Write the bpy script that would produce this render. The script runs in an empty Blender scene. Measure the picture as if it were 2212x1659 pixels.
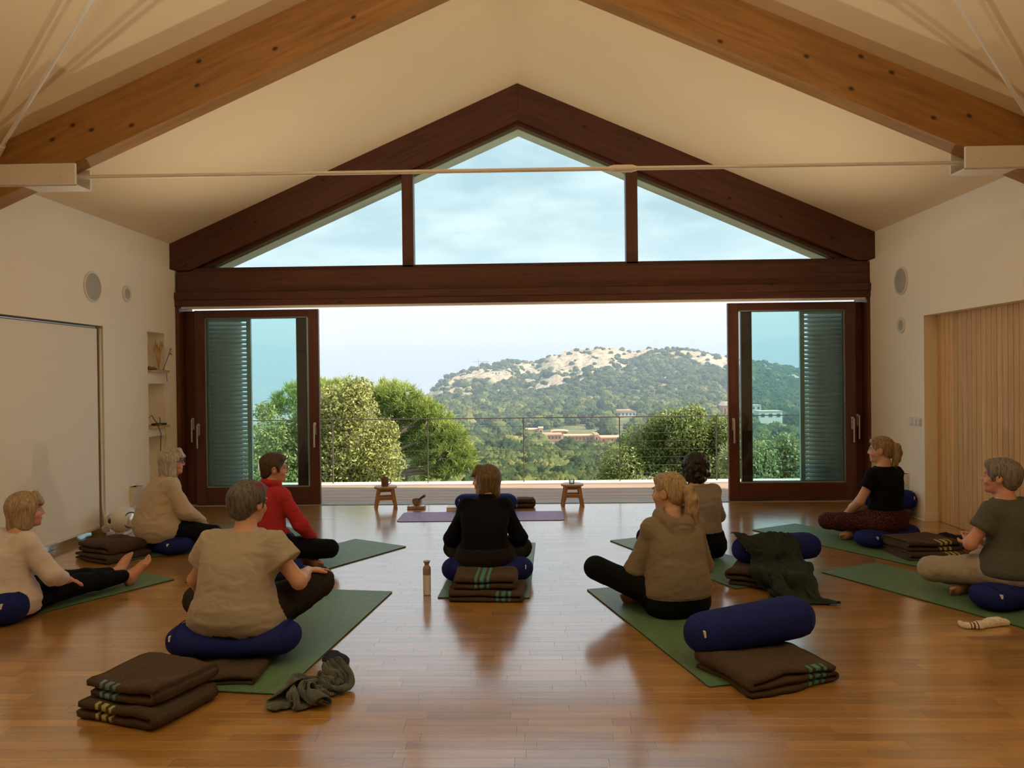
import bpy, bmesh, math, random
import numpy as np
from mathutils import Vector, Matrix

random.seed(7)
RNG = np.random.default_rng(11)
scene = bpy.context.scene
COL = scene.collection
pi = math.pi

# ------------------------------------------------------------------ camera
YAW, PITCH, ROLL = .0240, .00807, .01182
CAM = Vector((0, 0, 1.55))
def cam_axes():
    cy, sy = math.cos(YAW), math.sin(YAW); cp, sp = math.cos(PITCH), math.sin(PITCH)
    f = Vector((-sy*cp, cy*cp, -sp)); r0 = Vector((cy, sy, 0)); u0 = r0.cross(f)
    cr, sr = math.cos(ROLL), math.sin(ROLL)
    return r0*cr - u0*sr, u0*cr + r0*sr, f
cr_, cu_, cf_ = cam_axes()
cam_data = bpy.data.cameras.new('camera'); cam = bpy.data.objects.new('camera', cam_data); COL.objects.link(cam)
cam_data.sensor_width = 36; cam_data.lens = 1662/2212*36; cam_data.clip_end = 20000; cam_data.clip_start = .05
cam.matrix_world = Matrix(((cr_.x, cu_.x, -cf_.x, CAM.x), (cr_.y, cu_.y, -cf_.y, CAM.y), (cr_.z, cu_.z, -cf_.z, CAM.z), (0, 0, 0, 1)))
scene.camera = cam
scene.view_settings.view_transform = 'Standard'; scene.view_settings.look = 'None'
scene.view_settings.gamma = 1; scene.view_settings.use_curve_mapping = False
scene.view_settings.exposure = 0.0
scene.cycles.use_denoising = True
scene.cycles.max_bounces = 8; scene.cycles.diffuse_bounces = 5; scene.cycles.glossy_bounces = 4
scene.cycles.transmission_bounces = 6; scene.cycles.transparent_max_bounces = 16
scene.cycles.sample_clamp_indirect = 6.0; scene.cycles.use_adaptive_sampling = True; scene.cycles.adaptive_threshold = .02
scene.cycles.caustics_reflective = False; scene.cycles.caustics_refractive = False

# ------------------------------------------------------------------ node helper
def nd(nt, typ, **kw):
    n = nt.nodes.new(typ)
    for k, v in kw.items():
        if k.startswith('i_'):
            key = k[2:]
            s = n.inputs[int(key)] if key.isdigit() else n.inputs[key.replace('_', ' ')]
            if hasattr(v, 'is_output'): nt.links.new(v, s)
            else: s.default_value = v
        else: setattr(n, k, v)
    return n
def mathn(nt, op, a, b=0.0, clamp=False):
    return nd(nt, 'ShaderNodeMath', operation=op, use_clamp=clamp, i_0=a, i_1=b).outputs[0]
def ramp(nt, fac, stops, interp='LINEAR'):
    n = nd(nt, 'ShaderNodeValToRGB', i_Fac=fac); e = n.color_ramp; e.interpolation = interp
    while len(e.elements) < len(stops): e.elements.new(.5)
    for el, (p, c) in zip(e.elements, stops):
        el.position = p; el.color = (c[0], c[1], c[2], 1) if len(c) == 3 else c
    return n.outputs['Color']
def mixc(nt, fac, a, b, blend='MIX'):
    n = nt.nodes.new('ShaderNodeMix'); n.data_type = 'RGBA'; n.blend_type = blend
    for sock, v in ((n.inputs[0], fac), (n.inputs[6], a), (n.inputs[7], b)):
        if hasattr(v, 'is_output'): nt.links.new(v, sock)
        elif isinstance(v, (int, float)): sock.default_value = v
        else: sock.default_value = (v[0], v[1], v[2], 1)
    return n.outputs[2]

# ------------------------------------------------------------------ sky and sun
world = bpy.data.worlds.new('world'); scene.world = world; world.use_nodes = True
wt = world.node_tree; wt.nodes.clear()
tc = nd(wt, 'ShaderNodeTexCoord')
sep = nd(wt, 'ShaderNodeSeparateXYZ', i_0=tc.outputs['Generated'])
elev = sep.outputs['Z']
zc = mathn(wt, 'MAXIMUM', mathn(wt, 'ADD', elev, .12), .02)
dx = mathn(wt, 'DIVIDE', sep.outputs['X'], zc); dy = mathn(wt, 'DIVIDE', sep.outputs['Y'], zc)
cv = nd(wt, 'ShaderNodeCombineXYZ', i_0=dx, i_1=dy)
cn = nd(wt, 'ShaderNodeTexNoise', i_Vector=cv.outputs[0], i_Scale=2.2, i_Detail=7.0, i_Roughness=.55)
cloud = ramp(wt, cn.outputs['Fac'], [(.38, (0, 0, 0)), (.66, (1, 1, 1))])
base = ramp(wt, elev, [(0, (.34, .49, .82)), (.03, (.38, .53, .86)), (.10, (.70, .80, .93)), (.2, (.45, .58, .65)), (1, (.45, .58, .68))])
cmask = mathn(wt, 'MULTIPLY', cloud, ramp(wt, elev, [(.04, (0, 0, 0)), (.15, (.75, .75, .75))]))
skyc = mixc(wt, cmask, base, (.86, .92, .95))
bg = nd(wt, 'ShaderNodeBackground', i_Color=skyc, i_Strength=1.4)
nd(wt, 'ShaderNodeOutputWorld', i_Surface=bg.outputs[0])

sun_d = bpy.data.lights.new('sun', 'SUN'); sun_d.energy = 9.0; sun_d.angle = .01; sun_d.color = (1, .92, .78)
sun = bpy.data.objects.new('sun', sun_d); COL.objects.link(sun)
sun.rotation_euler = Vector((-.80, .19, -.60)).to_track_quat('-Z', 'Y').to_euler()
sun.location = (20, -20, 40)

# ------------------------------------------------------------------ mesh helpers
class MB:
    def __init__(s): s.v = []; s.f = []; s.m = []
    def add(s, V, F, m=0):
        o = len(s.v); s.v += [tuple(p) for p in V]; s.f += [tuple(i+o for i in f) for f in F]; s.m += [m]*len(F); return s
    def box(s, x0, x1, y0, y1, z0, z1, m=0):
        V = [(x, y, z) for z in (z0, z1) for y in (y0, y1) for x in (x0, x1)]
        return s.add(V, [(0, 2, 3, 1), (4, 5, 7, 6), (0, 1, 5, 4), (2, 6, 7, 3), (0, 4, 6, 2), (1, 3, 7, 5)], m)
    def prism(s, poly, a, b, axis='y', m=0):
        n = len(poly)
        mk = {'y': lambda p, t: (p[0], t, p[1]), 'z': lambda p, t: (p[0], p[1], t), 'x': lambda p, t: (t, p[0], p[1])}[axis]
        V = [mk(p, a) for p in poly] + [mk(p, b) for p in poly]
        F = [tuple(range(n)), tuple(range(2*n-1, n-1, -1))] + [(i, i+n, (i+1) % n+n, (i+1) % n) for i in range(n)]
        return s.add(V, F, m)
    def cyl(s, a, b, r0, r1=None, n=12, m=0, caps=True):
        r1 = r0 if r1 is None else r1
        a = Vector(a); b = Vector(b); d = (b-a).normalized(); q = d.to_track_quat('Z', 'Y')
        V = []
        for c, r in ((a, r0), (b, r1)):
            for i in range(n):
                t = 2*pi*i/n; V.append(tuple(c + q @ Vector((r*math.cos(t), r*math.sin(t), 0))))
        F = [(i, (i+1) % n, n+(i+1) % n, n+i) for i in range(n)]
        if caps: F += [tuple(range(n-1, -1, -1)), tuple(range(n, 2*n))]
        return s.add(V, F, m)
    def lathe(s, prof, n=24, c=(0, 0, 0), m=0):
        V = []; F = []
        for r, z in prof:
            for i in range(n):
                t = 2*pi*i/n; V.append((c[0]+r*math.cos(t), c[1]+r*math.sin(t), c[2]+z))
        for k in range(len(prof)-1):
            for i in range(n):
                j = (i+1) % n; F.append((k*n+i, k*n+j, (k+1)*n+j, (k+1)*n+i))
        F.append(tuple(range(n-1, -1, -1))); F.append(tuple((len(prof)-1)*n+i for i in range(n)))
        return s.add(V, F, m)
    def tube(s, pts, r, n=8, m=0):
        pts = [Vector(p) for p in pts]; V = []; F = []
        rs = r if isinstance(r, (list, tuple)) else [r]*len(pts)
        prev = None
        for i, p in enumerate(pts):
            d = (pts[min(i+1, len(pts)-1)] - pts[max(i-1, 0)]).normalized()
            if prev is None:
                u = d.orthogonal().normalized()
            else: u = (prev - d*prev.dot(d)).normalized()
            prev = u; w = d.cross(u)
            for k in range(n):
                t = 2*pi*k/n; V.append(tuple(p + (u*math.cos(t)+w*math.sin(t))*rs[i]))
        for i in range(len(pts)-1):
            for k in range(n):
                j = (k+1) % n; F.append((i*n+k, i*n+j, (i+1)*n+j, (i+1)*n+k))
        F.append(tuple(range(n-1, -1, -1))); F.append(tuple((len(pts)-1)*n+k for k in range(n)))
        return s.add(V, F, m)
    def build(s, name, mat, parent=None, smooth=False, bevel=0, rel=True, seg=2):
        me = bpy.data.meshes.new(name)
        V = s.v
        if parent is not None and rel:
            L = parent.location; V = [(x-L[0], y-L[1], z-L[2]) for x, y, z in V]
        me.from_pydata(V, [], s.f); 
        for mt in (mat if isinstance(mat, (list, tuple)) else [mat]): me.materials.append(mt)
        if isinstance(mat, (list, tuple)): me.polygons.foreach_set('material_index', s.m)
        bm = bmesh.new(); bm.from_mesh(me); bmesh.ops.recalc_face_normals(bm, faces=bm.faces)
        if bevel:
            ed = [e for e in bm.edges if len(e.link_faces) == 2 and e.calc_face_angle(0) > .5]
            bmesh.ops.bevel(bm, geom=ed, offset=bevel, segments=seg, profile=.5, affect='EDGES', clamp_overlap=True)
        bm.to_mesh(me); bm.free()
        if smooth:
            me.polygons.foreach_set('use_smooth', [True]*len(me.polygons))
            if smooth != 'all': me.set_sharp_from_angle(angle=.7)
        return link(name, me, parent)
def link(name, me, parent=None):
    o = bpy.data.objects.new(name, me); COL.objects.link(o)
    if parent is not None: o.parent = parent
    return o
def npmesh(name, V, F, mat, parent=None, smooth=True):
    V = np.asarray(V, np.float32); F = np.asarray(F, np.int32)
    me = bpy.data.meshes.new(name); nv, nf, k = len(V), len(F), F.shape[1]
    me.vertices.add(nv); me.vertices.foreach_set('co', V.ravel())
    me.loops.add(nf*k); me.loops.foreach_set('vertex_index', F.ravel())
    me.polygons.add(nf); me.polygons.foreach_set('loop_start', np.arange(nf, dtype=np.int32)*k)
    if smooth: me.polygons.foreach_set('use_smooth', np.ones(nf, bool))
    me.update(calc_edges=True)
    if mat is not None: me.materials.append(mat)
    return link(name, me, parent)
def empty(name, loc=(0, 0, 0), rz=0):
    o = bpy.data.objects.new(name, None); COL.objects.link(o); o.location = loc; o.rotation_euler = (0, 0, rz); o.empty_display_size = .1
    return o
def tag(o, label, cat, group=None, kind=None):
    o['label'] = label
    if cat: o['category'] = cat
    if group: o['group'] = group
    if kind: o['kind'] = kind
    return o
def struct(o):
    o['kind'] = 'structure'; return o
def copy_tree(o, parent=None):
    c = o.copy(); COL.objects.link(c); c.parent = parent
    for ch in o.children: copy_tree(ch, c)
    return c

# ------------------------------------------------------------------ materials
def mat_new(name):
    m = bpy.data.materials.new(name); m.use_nodes = True; nt = m.node_tree; nt.nodes.clear()
    out = nd(nt, 'ShaderNodeOutputMaterial'); p = nd(nt, 'ShaderNodeBsdfPrincipled')
    nt.links.new(p.outputs[0], out.inputs[0]); return m, nt, p
def setp(nt, p, **kw):
    for k, v in kw.items():
        s = p.inputs[k.replace('_', ' ')]
        if hasattr(v, 'is_output'): nt.links.new(v, s)
        elif isinstance(v, (tuple, list)) and len(v) == 3 and s.type == 'RGBA': s.default_value = (*v, 1)
        else: s.default_value = v
def bump(nt, p, h, strength=.3, dist=.01):
    b = nd(nt, 'ShaderNodeBump', i_Height=h, i_Strength=strength, i_Distance=dist); nt.links.new(b.outputs[0], p.inputs['Normal'])
def objco(nt, scale=(1, 1, 1)):
    t = nd(nt, 'ShaderNodeTexCoord'); m = nd(nt, 'ShaderNodeMapping', i_Vector=t.outputs['Object']); m.inputs['Scale'].default_value = scale
    return m.outputs[0]
def M_plain(name, col, rough=.6, var=.06, scale=3, bumpa=0, bscale=60, metal=0, spec=.5):
    m, nt, p = mat_new(name); co = objco(nt)
    n = nd(nt, 'ShaderNodeTexNoise', i_Vector=co, i_Scale=scale, i_Detail=4.0)
    c = mixc(nt, n.outputs['Fac'], [x*(1-var) for x in col], [min(1, x*(1+var)) for x in col])
    setp(nt, p, Base_Color=c, Roughness=rough, Metallic=metal, Specular_IOR_Level=spec)
    if bumpa:
        n2 = nd(nt, 'ShaderNodeTexNoise', i_Vector=co, i_Scale=bscale, i_Detail=3.0); bump(nt, p, n2.outputs['Fac'], bumpa, .004)
    return m
def M_wood(name, dark, light, rough=.45, axis=0, knots=0, stretch=14, scale=5, coat=0, tintattr=False):
    m, nt, p = mat_new(name); sc = [stretch]*3; sc[axis] = 1.0
    co = objco(nt, [s*scale/5 for s in sc])
    n = nd(nt, 'ShaderNodeTexNoise', i_Vector=co, i_Scale=1.6, i_Detail=6.0, i_Roughness=.6, i_Distortion=.6)
    c = ramp(nt, n.outputs['Fac'], [(.3, dark), (.7, light)])
    if knots:
        ks = nd(nt, 'ShaderNodeSeparateXYZ', i_0=objco(nt)); other = 2 if axis == 0 else 0
        kv = nd(nt, 'ShaderNodeCombineXYZ', i_0=mathn(nt, 'MULTIPLY', ks.outputs[axis], 1.9), i_1=mathn(nt, 'MULTIPLY', ks.outputs[other], 3.1)).outputs[0]
        v = nd(nt, 'ShaderNodeTexVoronoi', voronoi_dimensions='2D', i_Vector=kv, i_Scale=1.6, i_Randomness=1.0)
        sel = mathn(nt, 'GREATER_THAN', nd(nt, 'ShaderNodeSeparateColor', i_0=v.outputs['Color']).outputs[0], 1-knots)
        kk = ramp(nt, v.outputs['Distance'], [(.035, (1, 1, 1)), (.06, (.6, .6, .6)), (.10, (0, 0, 0))])
        c = mixc(nt, mathn(nt, 'MULTIPLY', kk, sel), c, [x*.16 for x in dark])
    if tintattr:
        a = nd(nt, 'ShaderNodeAttribute', attribute_name='tint')
        c = mixc(nt, 1.0, c, a.outputs['Color'], 'MULTIPLY')
    setp(nt, p, Base_Color=c, Roughness=rough, Coat_Weight=coat)
    bump(nt, p, n.outputs['Fac'], .12, .003)
    return m
def M_fabric(name, col, rough=.95, var=.15, weave=260, fuzz=.3, bumpa=.25, col2=None, cscale=6):
    m, nt, p = mat_new(name); co = objco(nt)
    n = nd(nt, 'ShaderNodeTexNoise', i_Vector=co, i_Scale=cscale, i_Detail=5.0, i_Roughness=.65)
    c2 = col2 or [min(1, x*(1+var)) for x in col]
    c = mixc(nt, n.outputs['Fac'], [x*(1-var) for x in col], c2)
    setp(nt, p, Base_Color=c, Roughness=rough, Specular_IOR_Level=.15, Sheen_Weight=fuzz, Sheen_Roughness=.5, Sheen_Tint=[min(1, x*1.6+.02) for x in col])
    w = nd(nt, 'ShaderNodeTexNoise', i_Vector=co, i_Scale=weave, i_Detail=2.0)
    bump(nt, p, w.outputs['Fac'], bumpa, .002)
    return m
def M_metal(name, col, rough=.35):
    return M_plain(name, col, rough, .04, 20, 0, 60, 1.0)
def M_glass(name, tint, refl=1.0):
    m = bpy.data.materials.new(name); m.use_nodes = True; nt = m.node_tree; nt.nodes.clear()
    out = nd(nt, 'ShaderNodeOutputMaterial')
    t = nd(nt, 'ShaderNodeBsdfTransparent', i_Color=(*tint, 1)); g = nd(nt, 'ShaderNodeBsdfGlossy', i_Roughness=.01, i_Color=(.9, .97, .97, 1))
    lw = nd(nt, 'ShaderNodeFresnel', i_IOR=1.45)
    f = mathn(nt, 'MULTIPLY', lw.outputs[0], refl, True)
    mx = nd(nt, 'ShaderNodeMixShader', i_0=f); nt.links.new(t.outputs[0], mx.inputs[1]); nt.links.new(g.outputs[0], mx.inputs[2])
    nt.links.new(mx.outputs[0], out.inputs[0]); return m

m_wall = M_plain('cream_plaster', (.93, .87, .745), .9, .02, 2, .08, 90)
m_ceil = M_plain('cream_ceiling', (.84, .70, .475), .9, .02, 1.5, .05, 70)
m_soffit = M_plain('cream_soffit', (.92, .82, .56), .9, .05, 2)
m_dark = M_wood('dark_stained_timber', (.060, .017, .009), (.125, .036, .017), .42, 0, .12, 16)
m_dark_v = M_wood('dark_stained_timber_upright', (.070, .022, .012), (.135, .043, .022), .38, 2, .0, 16)
m_raft = M_wood('honey_pine_timber', (.27, .120, .028), (.43, .215, .055), .5, 0, .45, 12)
m_board = M_wood('pale_pine_board', (.56, .33, .13), (.74, .48, .22), .5, 2, .05, 22, tintattr=True)
m_white = M_plain('white_paint', (.80, .77, .72), .5, .03)
m_rail_w = M_plain('off_white_rail', (.75, .70, .62), .5, .03)
m_steel = M_metal('brushed_steel', (.75, .74, .72), .32)
m_alu = M_plain('aluminium_track', (.72, .72, .70), .35, .04, 20, 0, 60, .8)
m_bronze = M_plain('bronze_railing', (.12, .095, .075), .5, .1, 10, 0, 60, .3)
m_cable = M_plain('steel_cable', (.10, .095, .085), .5, .1, 10, 0, 60, .4)
m_shut = M_plain('grey_shutter_paint', (.84, .83, .80), .55, .05)
m_grille = M_plain('speaker_grille', (.45, .44, .38), .7, .05, 4, .3, 300)
m_gl = M_glass('teal_door_glass', (.86, .965, .965), 1.1)
m_gl_top = M_glass('gable_glass', (.865, .94, .945), .35)
m_mirror = M_metal('mirror', (.85, .88, .86), .02)
m_screen = M_plain('white_roller_screen', (.90, .85, .76), .85, .015, 2, .05, 200)
m_deck = M_wood('weathered_deck_board', (.33, .21, .14), (.48, .35, .26), .7, 0, 0, 20, tintattr=True)
m_kerb = M_plain('pale_stone_kerb', (.72, .64, .54), .8, .06, 8)
# ================================================================== STRUCTURE
XL, XR, YF, ZL = -4.375, 4.113, 9.45, 2.92
RX, RZ, SL = -.12, 5.15, .437
YB = -4.2
def ceil_z(x): return RZ - SL*abs(x-RX)

def wall_holes(name, X, side, y0, y1, z0, z1, holes, mat, thick=.4):
    ys = sorted({y0, y1, *[h[0] for h in holes], *[h[1] for h in holes]}); zs = sorted({z0, z1, *[h[2] for h in holes], *[h[3] for h in holes]})
    mb = MB()
    def dep(y, z):
        for h in holes:
            if h[0] < y < h[1] and h[2] < z < h[3]: return h[4]
        return 0.
    ny, nz = len(ys)-1, len(zs)-1
    D = [[dep((ys[i]+ys[i+1])/2, (zs[j]+zs[j+1])/2) for j in range(nz)] for i in range(ny)]
    for i in range(ny):
        for j in range(nz):
            x = X+side*D[i][j]
            mb.add([(x, ys[i], zs[j]), (x, ys[i+1], zs[j]), (x, ys[i+1], zs[j+1]), (x, ys[i], zs[j+1])], [(0, 1, 2, 3)])
            if i+1 < ny and D[i+1][j] != D[i][j]:
                xa, xb = x, X+side*D[i+1][j]; y = ys[i+1]
                mb.add([(xa, y, zs[j]), (xb, y, zs[j]), (xb, y, zs[j+1]), (xa, y, zs[j+1])], [(0, 1, 2, 3)])
            if j+1 < nz and D[i][j+1] != D[i][j]:
                xa, xb = x, X+side*D[i][j+1]; z = zs[j+1]
                mb.add([(xa, ys[i], z), (xb, ys[i], z), (xb, ys[i+1], z), (xa, ys[i+1], z)], [(0, 1, 2, 3)])
    xo = X+side*thick
    mb.add([(xo, y0, z0), (xo, y1, z0), (xo, y1, z1), (xo, y0, z1)], [(0, 1, 2, 3)])
    for y in (y0, y1): mb.add([(X, y, z0), (xo, y, z0), (xo, y, z1), (X, y, z1)], [(0, 1, 2, 3)])
    mb.add([(X, y0, z1), (xo, y0, z1), (xo, y1, z1), (X, y1, z1)], [(0, 1, 2, 3)])
    return struct(mb.build(name, mat))
NICHE = [(8.70, 9.11, 1.66, 2.13, .2), (8.70, 9.11, 1.01, 1.53, .2), (8.70, 9.11, .38, .92, .2)]
SCR = (3.6, 7.79, 0, 2.13, .085)
wall_l = wall_holes('wall_left', XL, -1, YB, YF+.02, 0, ZL, [SCR]+NICHE, m_wall)
wall_r = wall_holes('wall_right', XR, 1, YB, YF+.02, 0, ZL, [(3.0, 8.14, 0, 2.15, .15)], m_wall)
# set-back upper walls above the ledges
for nm, xa, xb in (('wall_left_upper', -4.78, -4.45), ('wall_right_upper', 4.19, 4.5)):
    struct(MB().box(xa, xb, YB, YF+.02, ZL, 3.45).build(nm, m_wall))
# ceiling, two pitched slabs
cb = MB()
for sx, xe in ((-1, -4.8), (1, 4.6)):
    ze = ceil_z(xe)
    cb.prism([(RX, RZ), (xe, ze), (xe, ze+.28), (RX, RZ+.28)], YB-.3, 9.62, 'y')
struct(cb.build('ceiling', m_ceil))
# floor slab under the parquet
floor = struct(MB().box(-4.8, 4.6, YB, 9.42, -.25, -.012).build('floor', M_plain('screed', (.22, .15, .09), .9)))

# parquet strips: near ones single, far ones as one field
m_parq = M_wood('oak_parquet', (.33, .168, .040), (.48, .265, .078), .23, 0, 0, 12, 6, 0, True)
def _parquet_polish():
    nt = m_parq.node_tree; p = [n for n in nt.nodes if n.type == 'BSDF_PRINCIPLED'][0]
    co = objco(nt); n = nd(nt, 'ShaderNodeTexNoise', i_Vector=co, i_Scale=1.3, i_Detail=3.0)
    r = nd(nt, 'ShaderNodeMapRange', i_Value=n.outputs['Fac']); r.inputs[3].default_value = .25; r.inputs[4].default_value = .33
    nt.links.new(r.outputs[0], p.inputs['Roughness']); p.inputs['Specular IOR Level'].default_value = .6
    p.inputs['Coat Weight'].default_value = 1.0; p.inputs['Coat Roughness'].default_value = .15; p.inputs['Coat IOR'].default_value = 2.6
    for n in nt.nodes:
        if n.type == 'BUMP': n.inputs['Strength'].default_value = .03
_parquet_polish()
rows = []; W = .0725; g = .00045
rng = random.Random(3)
y = YB; strips = []
while y < 9.42:
    x = -4.46 - rng.random()*.5
    while x < 4.27:
        L = rng.choice((.38, .45, .5, .55)); x1 = min(x+L, 4.27); x0 = max(x, -4.46)
        if x1-x0 > .02: strips.append((x0+g, x1-g, y+g, min(y+W, 9.42)-g))
        x += L
    y += W
def in_view(s):
    cx, cy = (s[0]+s[1])/2, (s[2]+s[3])/2
    return cy > 3.0 and abs(cx+.024*cy) < cy*.675
near = sorted([s for s in strips if in_view(s)], key=lambda s: s[2])[:300]; nearset = set(near)
def tint_attr(me, cols):
    a = me.color_attributes.new('tint', 'FLOAT_COLOR', 'CORNER')
    per = [c for p, c in zip(me.polygons, cols) for _ in range(p.loop_total)]
    a.data.foreach_set('color', [v for c in per for v in (*c, 1)])
def strip_tint():
    t = .80+.36*rng.random()**1.1; return (t, t*(.96+.06*rng.random()), t*(.90+.12*rng.random()))
def strip_geo(s):
    x0, x1, y0, y1 = s; b = .0001; z0, z1 = -.012, 0
    V = [(x0, y0, z0), (x1, y0, z0), (x1, y1, z0), (x0, y1, z0), (x0, y0, z1-b), (x1, y0, z1-b), (x1, y1, z1-b), (x0, y1, z1-b),
         (x0+b, y0+b, z1), (x1-b, y0+b, z1), (x1-b, y1-b, z1), (x0+b, y1-b, z1)]
    F = [(0, 1, 5, 4), (1, 2, 6, 5), (2, 3, 7, 6), (3, 0, 4, 7), (4, 5, 9, 8), (5, 6, 10, 9), (6, 7, 11, 10), (7, 4, 8, 11), (8, 9, 10, 11)]
    return V, F
for s in near:
    V, F = strip_geo(s); me = bpy.data.meshes.new('plank'); me.from_pydata(V, [], F); me.materials.append(m_parq)
    tint_attr(me, [strip_tint()]*len(F)); link('plank', me, floor)
V = []; F = []; T = []
for s in strips:
    if s in nearset: continue
    v, f = strip_geo(s); o = len(V); V += v; t = strip_tint()
    F += [tuple(i+o for i in q) for q in f]; T += [t]*len(f)
me = bpy.data.meshes.new('parquet_field'); me.from_pydata(V, [], F); me.materials.append(m_parq); tint_attr(me, T)
link('parquet_field', me, floor)['kind'] = 'stuff'

# pine boards in the right wall recess
yb = 8.14; k = 0
rb = random.Random(5)
while yb > 4.4:
    w = .078 + rb.choice((0, .006, .0))
    o = MB().box(4.245, 4.262, yb-w+.003, yb, .0, 2.15).build('board', m_board, wall_r, bevel=.005, seg=1)
    t = .88+.22*rb.random(); tint_attr(o.data, [(t, t*(.95+.07*rb.random()), t*(.9+.12*rb.random()))]*len(o.data.polygons))
    yb -= w; k += 1
struct(MB().box(4.10, 4.262, 8.128, 8.141, 0, .085).box(4.098, 4.113, 8.14, 9.40, 0, .005).build('baseboard_right', m_wall))
# back wall behind the camera, its dark timber lining made up to cut bounced light
struct(MB().prism([(-4.8, 0), (4.6, 0), (4.6, ceil_z(4.6)), (RX, RZ), (-4.8, ceil_z(-4.8))], YB-.3, YB).build('wall_back', m_dark))

# ---------------- gable end: rafters, glazing, header
win = struct(empty('window_1', (RX, YF, 2.92)))
TH = math.atan(SL)
def sloped(name, poly, y0, y1, mat, parent, left):
    # polygon in world XZ, object rotated so local X runs along the slope
    a = -TH if left else TH
    org = Vector((RX, y0, RZ)); R = Matrix.Rotation(a, 4, 'Y'); Ri = R.inverted()
    pl = [Ri @ (Vector((x, y0, z))-org) for x, z in poly]
    mb = MB().prism([(p.x, p.z) for p in pl], 0, y1-y0)
    o = mb.build(name, mat, None, bevel=.004)
    o.location = org - (parent.location if parent else Vector()); o.rotation_euler = R.to_euler()
    if parent: o.parent = parent
    return o
def ln(x, off): return RZ - off - SL*abs(x-RX)
for left, xe in ((True, -4.45), (False, 4.19)):
    s = -1 if left else 1
    xb = RX + s*((RZ-.44-2.925)/SL)
    sloped('rafter', [(RX, RZ), (xe, ln(xe, 0)), (xe, 2.925), (xb, 2.925), (RX, RZ-.44)], 9.43, 9.60, m_dark, win, left)
    xc = RX + s*((RZ-.44-2.95)/SL); xd = RX + s*((RZ-.50-2.95)/SL)
    sloped('glazing_bead', [(RX, RZ-.44), (xc, 2.95), (xd, 2.95), (RX, RZ-.50)], 9.50, 9.60, m_dark, win, left)
    # roof overhang outside
    xo = RX + s*5.2
    o = sloped('roof_soffit', [(RX, RZ-.505), (xo, ln(xo, .505)), (xo, ln(xo, .0)), (RX, RZ)], 9.625, 9.90, m_soffit, None, left); struct(o); o.name = 'trim_%d' % (7+left)
MB().box(-1.56, -1.42, 9.46, 9.60, 2.93, ln(-1.49, .42)).build('mullion', m_dark_v, win, bevel=.004)
MB().box(1.19, 1.335, 9.46, 9.60, 2.93, ln(1.26, .42)).build('mullion', m_dark_v, win, bevel=.004)
MB().box(-4.3, 4.08, 9.46, 9.62, 2.90, 2.958).build('window_sill', m_dark, win, bevel=.004)
for x0, x1 in ((-4.05, -1.56), (-1.42, 1.19), (1.335, 3.8)):
    xs = [x0, x1] if not (x0 < RX < x1) else [x0, RX, x1]
    poly = [(x0, 2.955), (x1, 2.955)] + [(x, max(2.956, ln(x, .46))) for x in reversed(xs)]
    MB().prism(poly, 9.555, 9.565).build('pane', m_gl_top, win)
struct(MB().box(-4.35, XR-.002, 9.40, 9.62, 2.645, 2.905).build('trim_1', m_dark, bevel=.006))
struct(MB().box(-4.372, 4.15, 9.37, 9.62, 2.555, 2.645).build('trim_2', m_dark, bevel=.005))
struct(MB().box(-4.372, 4.15, 9.385, 9.70, 2.475, 2.555).build('trim_3', m_dark, bevel=.004))
struct(MB().box(-4.30, 4.06, 9.40, 9.45, 2.445, 2.475).build('trim_4', m_rail_w, bevel=.003))
for n, xa, xb in (('trim_5', -4.372, -4.325), ('trim_6', 4.075, 4.15)):
    struct(MB().box(xa, xb, 9.40, 9.78, 0, 2.475).build(n, m_dark_v, bevel=.004))
# outer wall beside the opening and above it
struct(MB().box(-6.5, -4.40, 9.47, 9.80, -.3, 3.4).box(4.16, 6.5, 9.47, 9.80, -.3, 3.4).build('wall_front', m_wall))

# ---------------- sliding doors
def handle(parent, x, z, y, flip=1):
    h = MB(); h.box(x-.016, x+.016, y-.008, y, z-.075, z+.075); 
    h.cyl((x, y-.045, z+.045), (x, y, z+.045), .009, n=10)
    h.box(x-.009, x+.009, y-.055, y-.04, z-.23, z+.06)
    return h.build('handle', m_steel, parent, bevel=.002)
def door(name, x0, x1, y, handles, st=.125, top=.09, bot=.215):
    d = struct(empty(name, ((x0+x1)/2, y, 0)))
    z0, z1 = .012, 2.43; t = .03
    for a, b in ((x0, x0+st), (x1-st, x1)): MB().box(a, b, y-t, y+t, z0, z1).build('stile', m_dark_v, d, bevel=.004)
    MB().box(x0+st, x1-st, y-t, y+t, z0, z0+bot).build('rail', m_dark, d, bevel=.004)
    MB().box(x0+st, x1-st, y-t, y+t, z1-top, z1).build('rail', m_dark, d, bevel=.004)
    bd = MB()
    gx0, gx1, gz0, gz1 = x0+st, x1-st, z0+bot, z1-top
    for a in ((gx0, gx0+.012, gz0, gz1), (gx1-.012, gx1, gz0, gz1), (gx0, gx1, gz0, gz0+.012), (gx0, gx1, gz1-.012, gz1)): bd.box(a[0], a[1], y-.016, y+.016, a[2], a[3])
    bd.build('glazing_bead', M_GREYBEAD, d)
    MB().box(gx0, gx1, y-.007, y+.007, gz0, gz1).build('pane', m_gl, d)
    for hx, hz in handles: handle(d, hx, hz, y-t)
    return d
M_GREYBEAD = M_plain('grey_bead', (.30, .33, .32), .5)
door('door_1', -4.17, -2.62, 9.50, [(-4.13, .95), (-2.675, .95)])
door('door_2', -4.33, -2.79, 9.585, [(-4.235, 1.02)])
door('door_3', 2.42, 3.965, 9.50, [(2.475, .95), (3.915, .95)])
door('door_4', 2.60, 4.08, 9.585, [(4.015, .98)])
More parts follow.
